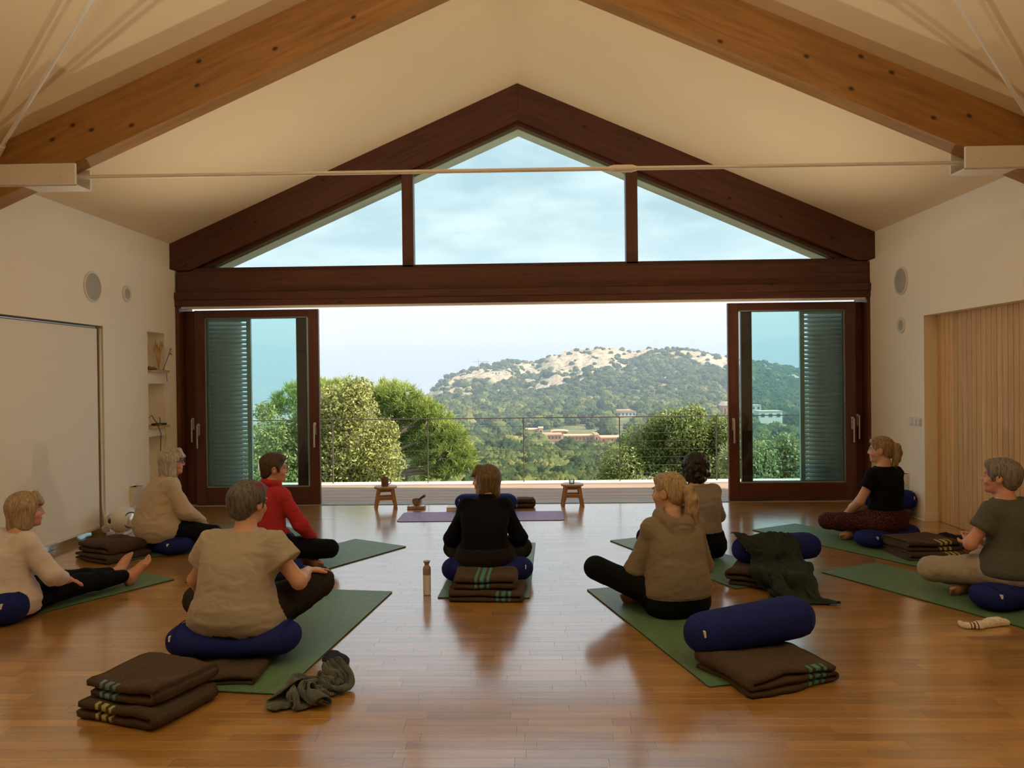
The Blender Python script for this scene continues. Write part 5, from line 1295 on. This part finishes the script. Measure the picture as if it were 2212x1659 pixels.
    for q in (-1, 1): paint((q*.032, .098, .024), (.020, .016, .0045), (.38, .33, .30)); paint((q*.045, .07, -.035), (.03, .03, .025), (1.05, .80, .76), 1)
    ca = o.data.color_attributes.new('skin', 'FLOAT_COLOR', 'POINT'); ca.data.foreach_set('color', col.ravel())
    o.location = (loc[0], loc[1], z0); o.rotation_euler = (0, 0, rz); tag(o, label, 'person', 'people in the yoga class')
    for q in (-1, 1):
        c = hp(q*.031, .0785, .001); e = MB().lathe([(.0005, -.0115*sc), (.008*sc, -.0085*sc), (.0115*sc, 0), (.008*sc, .0085*sc), (.0005, .0115*sc)], 14, tuple(c)).build('eye', m_sclera, o, smooth='all', rel=False)
        c = hp(q*.031, .0860, .001); MB().lathe([(.0005, -.005*sc), (.005*sc, 0), (.0005, .005*sc)], 10, tuple(c)).build('iris', m_iris, e, smooth='all', rel=False)
    # ---------- garment for the legs
    T = Field(); e = legs.get('ease', .008); en = legs.get('end', .97)
    T.loft(table(.010+e, .012+e, -.005, legs.get('waist', .20)), k=.04)
    for q in (-1, 1):
        T.ell(H0+S(q*.085*bw, -.04, .07), S(.098*bw, .10, .075), k=.05)
        T.cone(hipj[q], kn[q], (.088*(1+(bw-1)*.7)+e)*sc, (.062+e)*sc, k=.05)
        T.cone(kn[q], kn[q]*.6+an[q]*.4, (.062+e)*sc, (.058+e)*sc, k=.03); c_ = kn[q]+(an[q]-kn[q])*en
        T.cone(kn[q]*.6+an[q]*.4, c_, (.058+e)*sc, (legs.get('cuff', .038)+e)*sc, k=.02)
    if legs.get('floor', True): T.half((0, 0, .004-z0 if z0 else .011), (0, 0, -1))
    V, F = T.surface(.009); V = wrinkle(V, F, legs.get('fold', .005), legs.get('freq', (15, 15, 15)), 3); npmesh(legs['name'], V, F, legs['mat'], o)
    # ---------- garment for the torso
    G = Field(); e = top.get('ease', .012); hem = top.get('hem', .02); sl = top.get('sleeve', 1.)
    gm = top.get('mod')
    G.loft(table(e, e, hem, .575, gm), k=.025)
    if top.get('neck', .0): G.cone(nb-S(0, .004, .04), nb+S(0, .006, top['neck']), (.064)*sc, .060*sc, k=.015, cap=True)
    for q in (-1, 1):
        r0, r1, r2 = top.get('r', (.060, .056, .042)); r0 *= 1+(bw-1)*.5; r1 *= 1+(bw-1)*.4
        if sl <= 1: G.cone(sh[q]+S(-q*.02, 0, .0), sh[q]+(el[q]-sh[q])*sl, r0*sc, (r0+(r1-r0)*sl)*sc*(1.08 if sl < .9 else 1), k=.045, cap=False) if sl >= .9 else G.cone(sh[q]+S(-q*.01, 0, 0), sh[q]+(el[q]-sh[q])*sl, r0*sc, r1*sc*1.12, k=.04, cap=True)
        if sl > 1:
            G.cone(sh[q]+S(-q*.02, 0, 0), el[q], r0*sc, r1*sc, k=.022); t = sl-1; c_ = el[q]+(wr[q]-el[q])*t; G.cone(el[q], c_, r1*sc, (r1+(r2-r1)*t)*sc, k=.025)
            if top.get('cuffed'): G.cone(c_, c_+unit(wr[q]-el[q])*.02, r2*sc*1.12, r2*sc, k=.01)
        G.ell(sh[q]+S(0, 0, .0), S(.060, .060, .058)*(1+(bw-1)*.5), k=.04)
    for fn in top.get('extra', ()): fn(G, nb, S, hp, H0)
    V, F = G.surface(top.get('h', .0085)); V = relax(V, F, 1); V = wrinkle(V, F, top.get('fold', .006), top.get('freq', (7, 7, 17)), top.get('seed', 1))
    g_ = npmesh(top['name'], V, F, top['mat'], o)
    if top.get('band'):   # ribbed hem
        bz = hem*sc*drop+s; tb = table(e+.006, e+.006, hem-.012, hem+.05); R_ = Field(); R_.loft(tb); V, F = R_.surface(.008); npmesh('hem_band', V, F, top['mat'], g_)
    # ---------- hair
    Hf = Field(); hair['shape'](Hf, hp, HR, sc); V, F = Hf.surface(hair.get('h', .0055))
    P = ((V-HC) @ HR/sc)*np.array(hair.get('freq', (60, 60, 7))); n = 1-np.abs(2*fbm(P+np.array(hair.get('seed', 0)), 3)-1)
    V = V+vnormals(V, F)*((n-.6)*hair.get('amp', .009)*sc)[:, None]
    ho = npmesh('hair', V, F, hair['mat'], o)
    if hair.get('streak'):
        q = (V-HC) @ HR/sc; c, r = hair['streak']; w = np.clip(1.6-1.6*np.sqrt((((q-np.array(c))/np.array(r))**2).sum(1)), 0, 1)
        a_ = ho.data.attributes.new('streak', 'FLOAT', 'POINT'); a_.data.foreach_set('value', w.astype(np.float32))
    if hair.get('tie'):
        c = hair['tie']; a_ = hp(*c[0]); b_ = hp(*c[1]); MB().cyl(tuple(a_), tuple(b_), c[2]*sc, n=16).build('hair_tie', m_blk, ho, smooth=True, rel=False)
    rw = np.random.default_rng(int(abs(loc[0])*100))
    if glasses:
        gl = MB()
        for q in (-1, 1):
            ring = [tuple(hp(q*(.033+.021*math.cos(a)), .108-.010*abs(math.cos(a)) if math.cos(a)*1 > 0 else .108, .0+.017*math.sin(a))) for a in np.linspace(0, 2*pi, 17)]
            gl.tube(ring, glasses*sc, 6); gl.tube([tuple(hp(q*.054, .098, .006)), tuple(hp(q*.080, .05, .008)), tuple(hp(q*.088, -.005, .004)), tuple(hp(q*.086, -.02, -.012))], glasses*sc, 6)
        gl.tube([tuple(hp(-.012, .112, .004)), tuple(hp(0, .118, .007)), tuple(hp(.012, .112, .004))], glasses*sc, 6); gl.build('glasses', m_frame_g, o, smooth='all', rel=False)
    return o, dict(hp=hp, HC=HC, nb=nb, S=S, sh=sh, el=el, wr=wr)

# ---------- hair shapes (head frame: x right, y forward, z up)
def face_cut(f, hp, HR, sc, c=(0, .118, -.045), r=(.074, .085, .112)): f.ell(hp(*c), np.array(r)*sc, HR, k=.015, op='-')
def hair_short(f, hp, HR, sc, vol=1., nape=-.055):
    f.ell(hp(0, -.016, .036), np.array([.083*vol, .102*vol, .092*vol])*sc, HR); f.ell(hp(0, -.062, nape+.03), np.array([.064, .048, .062])*sc, HR)
    f.ell(hp(0, .052, .080), np.array([.060, .045, .028])*sc, HR)
    face_cut(f, hp, HR, sc); 
    for q in (-1, 1): f.ell(hp(q*.092, .012, -.035), np.array([.026, .030, .042])*sc, HR, k=.012, op='-'); f.cone(hp(q*.074, .035, .02), hp(q*.072, .032, -.022), .010*sc, .006*sc, k=.012)
def hair_volume(f, hp, HR, sc):
    hair_short(f, hp, HR, sc, 1.06, -.06); f.ell(hp(0, -.075, .02), np.array([.078, .052, .080])*sc, HR, k=.03)
def hair_bob(f, hp, HR, sc, drop=-.10, fringe=True, w=.060, back=-.075):
    f.ell(hp(0, -.014, .036), np.array([.088, .104, .094])*sc, HR)
    for q in (-1, 1): f.cone(hp(q*w, -.005, .02), hp(q*(w+.010), .002, drop), .034*sc, .026*sc, k=.03, flat=(HR @ np.array([0, 1, 0]), 1.7))
    f.cone(hp(0, -.055, .02), hp(0, -.062, drop), .060*sc, .050*sc, k=.03, flat=(HR @ np.array([1, 0, 0]), 1.2))
    face_cut(f, hp, HR, sc, (0, .125, -.055), (.070, .092, .118))
    if fringe:
        for x in (-.045, -.02, .01, .04): f.cone(hp(x*.6, .06, .100), hp(x*1.15, .100, .040), .020*sc, .010*sc, k=.02)
def hair_pony(f, hp, HR, sc, tail=None, tie=(0, -.108, .032)):
    f.ell(hp(0, -.014, .034), np.array([.081, .099, .091])*sc, HR); f.ell(hp(0, -.055, -.02), np.array([.062, .048, .055])*sc, HR); f.ell(hp(0, .05, .078), np.array([.058, .042, .026])*sc, HR)
    face_cut(f, hp, HR, sc)
    for q in (-1, 1): f.ell(hp(q*.094, .010, -.035), np.array([.028, .032, .045])*sc, HR, k=.012, op='-')
    tail = tail or [((0, -.100, .032), .022), ((0, -.130, .020), .030), ((0, -.148, -.03), .038), ((.003, -.148, -.10), .038), ((.006, -.134, -.17), .036), ((.010, -.118, -.24), .030), ((.014, -.108, -.30), .020), ((.016, -.103, -.335), .008)]
    f.chain([hp(*p) for p, r in tail], [r*sc for p, r in tail], k=.02)
def hair_curly(f, hp, HR, sc):
    f.ell(hp(0, -.018, .030), np.array([.092, .108, .098])*sc, HR); f.ell(hp(0, -.05, -.04), np.array([.092, .070, .085])*sc, HR)
    face_cut(f, hp, HR, sc, (0, .12, -.06), (.066, .085, .12)); r = np.random.default_rng(5)
    for i in range(170):
        d = r.normal(size=3); d /= np.linalg.norm(d)
        if d[1] > .45 and d[2] < .6: continue
        c = np.array([0, -.022, -.012])+d*np.array([.098, .104, .125])*r.uniform(.9, 1.06); f.ell(hp(*c), r.uniform(.012, .022)*sc, k=.010)

hm_blonde = M_hair('blonde_hair', (.17, .115, .06), (.50, .385, .235)); hm_grey = M_hair('silver_hair', (.20, .18, .155), (.62, .57, .50)); hm_dgrey = M_hair('dark_grey_hair', (.030, .027, .025), (.18, .165, .15), (.15, .025, .07))
hm_brown = M_hair('dark_brown_hair', (.028, .017, .010), (.105, .062, .038)); hm_lbrown = M_hair('light_brown_hair', (.055, .035, .018), (.21, .135, .068)); hm_black = M_hair('black_brown_hair', (.008, .006, .005), (.035, .024, .017)); hm_dblonde = M_hair('dark_blonde_hair', (.12, .075, .036), (.42, .29, .16))
f_white = M_fabric('white_jersey', (.62, .56, .55), .9, .05); f_cream = M_fabric('cream_sweatshirt', (.50, .42, .31), .95, .08); f_beige = M_fabric('beige_jersey', (.36, .32, .265), .95, .06)
f_red = M_fabric('red_fleece', (.42, .035, .045), .95, .15, 180, .5, .4); f_black = M_fabric('black_wool', (.0045, .005, .009), .95, .2, 200, .03); f_hood = M_fabric('oatmeal_fleece', (.215, .18, .135), .95, .10, 180, .3, .4)
f_taupe = M_fabric('taupe_jersey', (.25, .21, .18), .95, .06); f_blackt = M_fabric('black_jersey', (.0035, .0035, .006), .9, .2, 300, .02); f_gtee = M_fabric('grey_marl_jersey', (.095, .098, .085), .95, .25, 300, .2, .2, None, 60)
f_leg = M_fabric('black_leggings', (.0035, .004, .006), .85, .2, 400, .02); f_navy = M_fabric('dark_navy_trousers', (.006, .007, .014), .9, .2, 300, .03); f_dgrey = M_fabric('charcoal_trousers', (.026, .023, .024), .95, .15, 260, .05); f_lgrey = M_fabric('light_grey_sweatpants', (.36, .32, .27), .95, .08)
def M_pattern():
    m, nt, p = mat_new('maroon_patterned_leggings'); co = objco(nt, (1, 1, .7)); v = nd(nt, 'ShaderNodeTexVoronoi', i_Vector=co, i_Scale=58.0, feature='DISTANCE_TO_EDGE')
    c = ramp(nt, v.outputs['Distance'], [(.05, (.13, .030, .032)), (.13, (.014, .006, .008))]); setp(nt, p, Base_Color=c, Roughness=.85, Specular_IOR_Level=.2); return m
f_pat = M_pattern()
f_dpat = M_fabric('dark_speckled_trousers', (.010, .009, .010), .95, .6, 200, .05, .3, (.035, .030, .030), 60)

def collar(G, nb, S, hp, H0):
    for a in np.linspace(0, 2*pi, 14)[:-1]: G.ell(nb+S(.060*math.cos(a), .062*math.sin(a)+.004, .018+.012*math.sin(-a)), S(.022, .022, .026), k=.02)
def hood(G, nb, S, hp, H0):
    for a in np.linspace(-.35*pi, 1.35*pi, 18):
        ca, sa = math.cos(a), math.sin(a); bk = max(0, -sa); G.ell(nb+S(.088*ca, -.018-.085*bk+.04*max(0, sa), .004+.018*max(0, sa)-.028*bk), S(.036, .036, .034), k=.018)
    G.cone(nb+S(-.055, -.105, -.045), nb+S(.055, -.105, -.045), .034, k=.03); G.cone(nb+S(-.03, -.112, -.075), nb+S(.03, -.112, -.075), .028, k=.03); G.ell(nb+S(0, -.03, .03), S(.056, .075, .040), k=.02, op='-')

# ---------- the nine people
person('person in a white top and black leggings sitting with outstretched legs at the left edge', (-3.52, 5.06), (.47, .88), (.86, .50), .005,
       dict(shape=hair_bob, mat=hm_blonde, amp=.012, freq=(45, 45, 6)), dict(name='white_top', mat=f_white, sleeve=1.45, hem=.015, ease=.022, r=(.066, .058, .048), seed=1, fold=.008, neck=.0, mod=lambda z, a, b: (a+.03*math.exp(-((z-.2)/.12)**2), b+.04*math.exp(-((z-.18)/.12)**2))),
       dict(name='leggings', mat=f_leg, end=.86, cuff=.040, fold=.004), sc=1.0, bw=1.16, bd=1.12, lean=-.01, slouch=.22, pitch=.02, wrists={1: (.13, .34, .155), -1: (-.13, .36, .155)},
       ankles={1: (.075, .87, .075), -1: (-.095, .86, .075)}, hints={1: (.2, 0, 1), -1: (-.2, 0, 1)}, feet={1: ((.25, .62, .75), (-.05, -.8, .6)), -1: ((-.25, .62, .75), (.05, -.8, .6))}, skin=skin_b, h=.006, z0=.01)
person('person in a cream sweater and glasses sitting by the left wall', (-3.41, 6.96), (.77, .64), (.97, .25), .115,
       dict(shape=lambda f, hp, HR, sc: hair_bob(f, hp, HR, sc, -.115, True, .064), mat=hm_grey, amp=.012, freq=(40, 40, 6)), dict(name='cream_sweater', mat=f_cream, sleeve=1.93, hem=.0, ease=.022, r=(.068, .064, .048), seed=2, fold=.008, neck=.02, mod=lambda z, a, b: (a+.035*math.exp(-((z-.22)/.14)**2), b+.045*math.exp(-((z-.2)/.14)**2))),
       dict(name='trousers', mat=f_navy, end=.95), sc=1.0, bw=1.20, bd=1.18, lean=.03, slouch=.10, wrists={1: (.12, .34, .13), -1: (-.12, .34, .13)}, glasses=.0030, skin=skin_b)
person('person in a beige T-shirt seen from behind in the left foreground', (-1.655, 4.27), (.13, .99), (.42, .90), .145,
       dict(shape=hair_volume, mat=hm_dgrey, amp=.014, freq=(38, 38, 10), streak=((.055, .02, .10), (.05, .06, .045))), dict(name='t_shirt', mat=f_beige, sleeve=.55, hem=-.02, ease=.020, r=(.082, .080, .05), seed=3, fold=.006, h=.0075, mod=lambda z, a, b: (a+.018*math.exp(-((z-.2)/.14)**2)+.03*math.exp(-((z-.02)/.08)**2), b+.04*math.exp(-((z-.18)/.14)**2))),
       dict(name='trousers', mat=f_dgrey, end=.96, ease=.020, fold=.009), sc=1.02, bw=1.15, bd=1.2, lean=.03, slouch=.16, pitch=-.05, wrists={1: 'knee', -1: (-.30, .24, .06)}, ankles={1: (.02, .30, .075), -1: (-.05, .36, .07)},
       hints={1: (1, .55, .75), -1: (-1, .3, .2)}, ehint={1: (.75, -.5, -.8), -1: (-.8, -.6, -.3)}, handdir={1: (.55, .8, -.12), -1: (-.2, .8, -.4)}, h=.0055)
person('person in a red fleece and glasses sitting in profile', (-2.12, 6.13), (.55, .83), (.93, .37), .125,
       dict(shape=hair_short, mat=hm_brown, amp=.010, freq=(45, 45, 8)), dict(name='red_fleece', mat=f_red, sleeve=1.95, hem=.03, ease=.014, r=(.060, .056, .044), seed=4, fold=.007, extra=(collar,)),
       dict(name='trousers', mat=f_leg, end=.95), sc=1.0, bw=1.03, lean=.02, slouch=.02, wrists={1: (.17, .30, .12), -1: (-.15, .30, .12)}, glasses=.0016, skin=skin_b)
person('person in a black sweater seen from behind in the centre', (-.365, 5.90), (0, 1), (-.97, .22), .095,
       dict(shape=lambda f, hp, HR, sc: hair_bob(f, hp, HR, sc, -.098, True, .064), mat=hm_lbrown, amp=.010, freq=(45, 45, 6)), dict(name='black_sweater', mat=f_black, sleeve=1.95, hem=.035, ease=.022, r=(.064, .060, .046), seed=5, fold=.006, neck=.025),
       dict(name='trousers', mat=f_dpat, end=.95, ease=.016), sc=1.0, bw=1.04, bd=1.1, lean=.05, slouch=.38, wrists={1: (.10, .27, .10), -1: (-.10, .27, .10)}, ehint={1: (1, -.6, -.5), -1: (-1, -.6, -.5)}, hints={1: (.7, .9, .0), -1: (-.7, .9, .0)})
person('person in a hooded oatmeal sweatshirt and black leggings in the right foreground', (.93, 5.02), (-.26, .97), (-.80, .60), .012,
       dict(shape=hair_pony, mat=hm_blonde, amp=.010, freq=(42, 42, 5), tie=((0, -.106, .034), (0, -.118, .030), .027)), dict(name='hooded_sweatshirt', mat=f_hood, sleeve=1.9, hem=.125, ease=.020, r=(.060, .060, .048), seed=6, fold=.006, extra=(hood,), band=True, h=.0075, mod=lambda z, a, b: (a+.03*math.exp(-((z-.24)/.1)**2), b+.03*math.exp(-((z-.24)/.1)**2))),
       dict(name='leggings', mat=f_leg, end=.90, fold=.002, ease=.004, waist=.24), sc=1.09, bw=.96, lean=.02, slouch=.06, pitch=.0, wrists={1: (.10, .27, .14), -1: (-.09, .27, .15)}, ehint={1: (1, -.7, -.4), -1: (-1, -.7, -.4)},
       ankles={1: (-.05, .28, .07), -1: (-.10, .22, .07)}, hints={1: (1, .5, .3), -1: (-1, .62, .42)}, feet={1: ((-1, .15, -.1), (0, .9, .4)), -1: ((-.35, .85, -.05), (-.5, .2, .8))}, h=.006)
person('person in a taupe top seen from behind on the right', (1.42, 6.52), (-.39, .92), (-.30, .95), .04,
       dict(shape=hair_curly, mat=hm_black, amp=.012, freq=(35, 35, 30)), dict(name='taupe_top', mat=f_taupe, sleeve=1.9, hem=.06, ease=.016, r=(.058, .052, .040), seed=7, fold=.006),
       dict(name='trousers', mat=f_leg, end=.95), sc=1.03, bw=1.0, lean=.02, slouch=.05, wrists={1: (.22, .30, .12), -1: (-.2, .30, .12)})
person('person in a black T-shirt and maroon patterned leggings sitting on the right', (3.22, 7.10), (-.50, .86), (-.86, .50), .115,
       dict(shape=lambda f, hp, HR, sc: hair_pony(f, hp, HR, sc, [((0, -.095, .040), .022), ((0, -.122, .030), .032), ((0, -.132, -.02), .034), ((.0, -.122, -.08), .030), ((.002, -.106, -.13), .022), ((.004, -.098, -.16), .010)]), mat=hm_dblonde, amp=.011, freq=(42, 42, 6), tie=((0, -.100, .040), (0, -.112, .034), .026)),
       dict(name='black_t_shirt', mat=f_blackt, sleeve=.50, hem=.0, ease=.012, r=(.060, .058, .05), seed=8, fold=.005), dict(name='patterned_leggings', mat=f_pat, end=.93, fold=.002), sc=1.02, bw=1.0, lean=.0, slouch=.0,
       wrists={1: (.12, .28, .11), -1: (-.17, .27, .12)}, ehint={1: (.8, -.6, -.2), -1: (-.7, -.75, -.2)})
person('person in a grey T-shirt and light sweatpants at the right edge', (3.24, 5.27), (-.46, .88), (-.80, .60), .125,
       dict(shape=hair_volume, mat=M_hair('salt_pepper_hair', (.05, .045, .04), (.30, .27, .24)), amp=.013, freq=(38, 38, 9)), dict(name='grey_t_shirt', mat=f_gtee, sleeve=.58, hem=.07, ease=.018, r=(.064, .064, .05), seed=9, fold=.005, mod=lambda z, a, b: (a+.03*math.exp(-((z-.14)/.14)**2), b+.035*math.exp(-((z-.13)/.14)**2))),
       dict(name='sweatpants', mat=f_lgrey, end=.93, ease=.018, fold=.008, waist=.10), sc=1.0, bw=1.10, bd=1.08, lean=.02, slouch=.05, pitch=.06, wrists={1: (.07, .24, .22), -1: (-.07, .24, .22)}, ehint={1: (1, -.3, -.3), -1: (-1, -.3, -.3)}, skin=skin_b,
       handdir={1: (-.5, .5, .5), -1: (.5, .5, .5)})
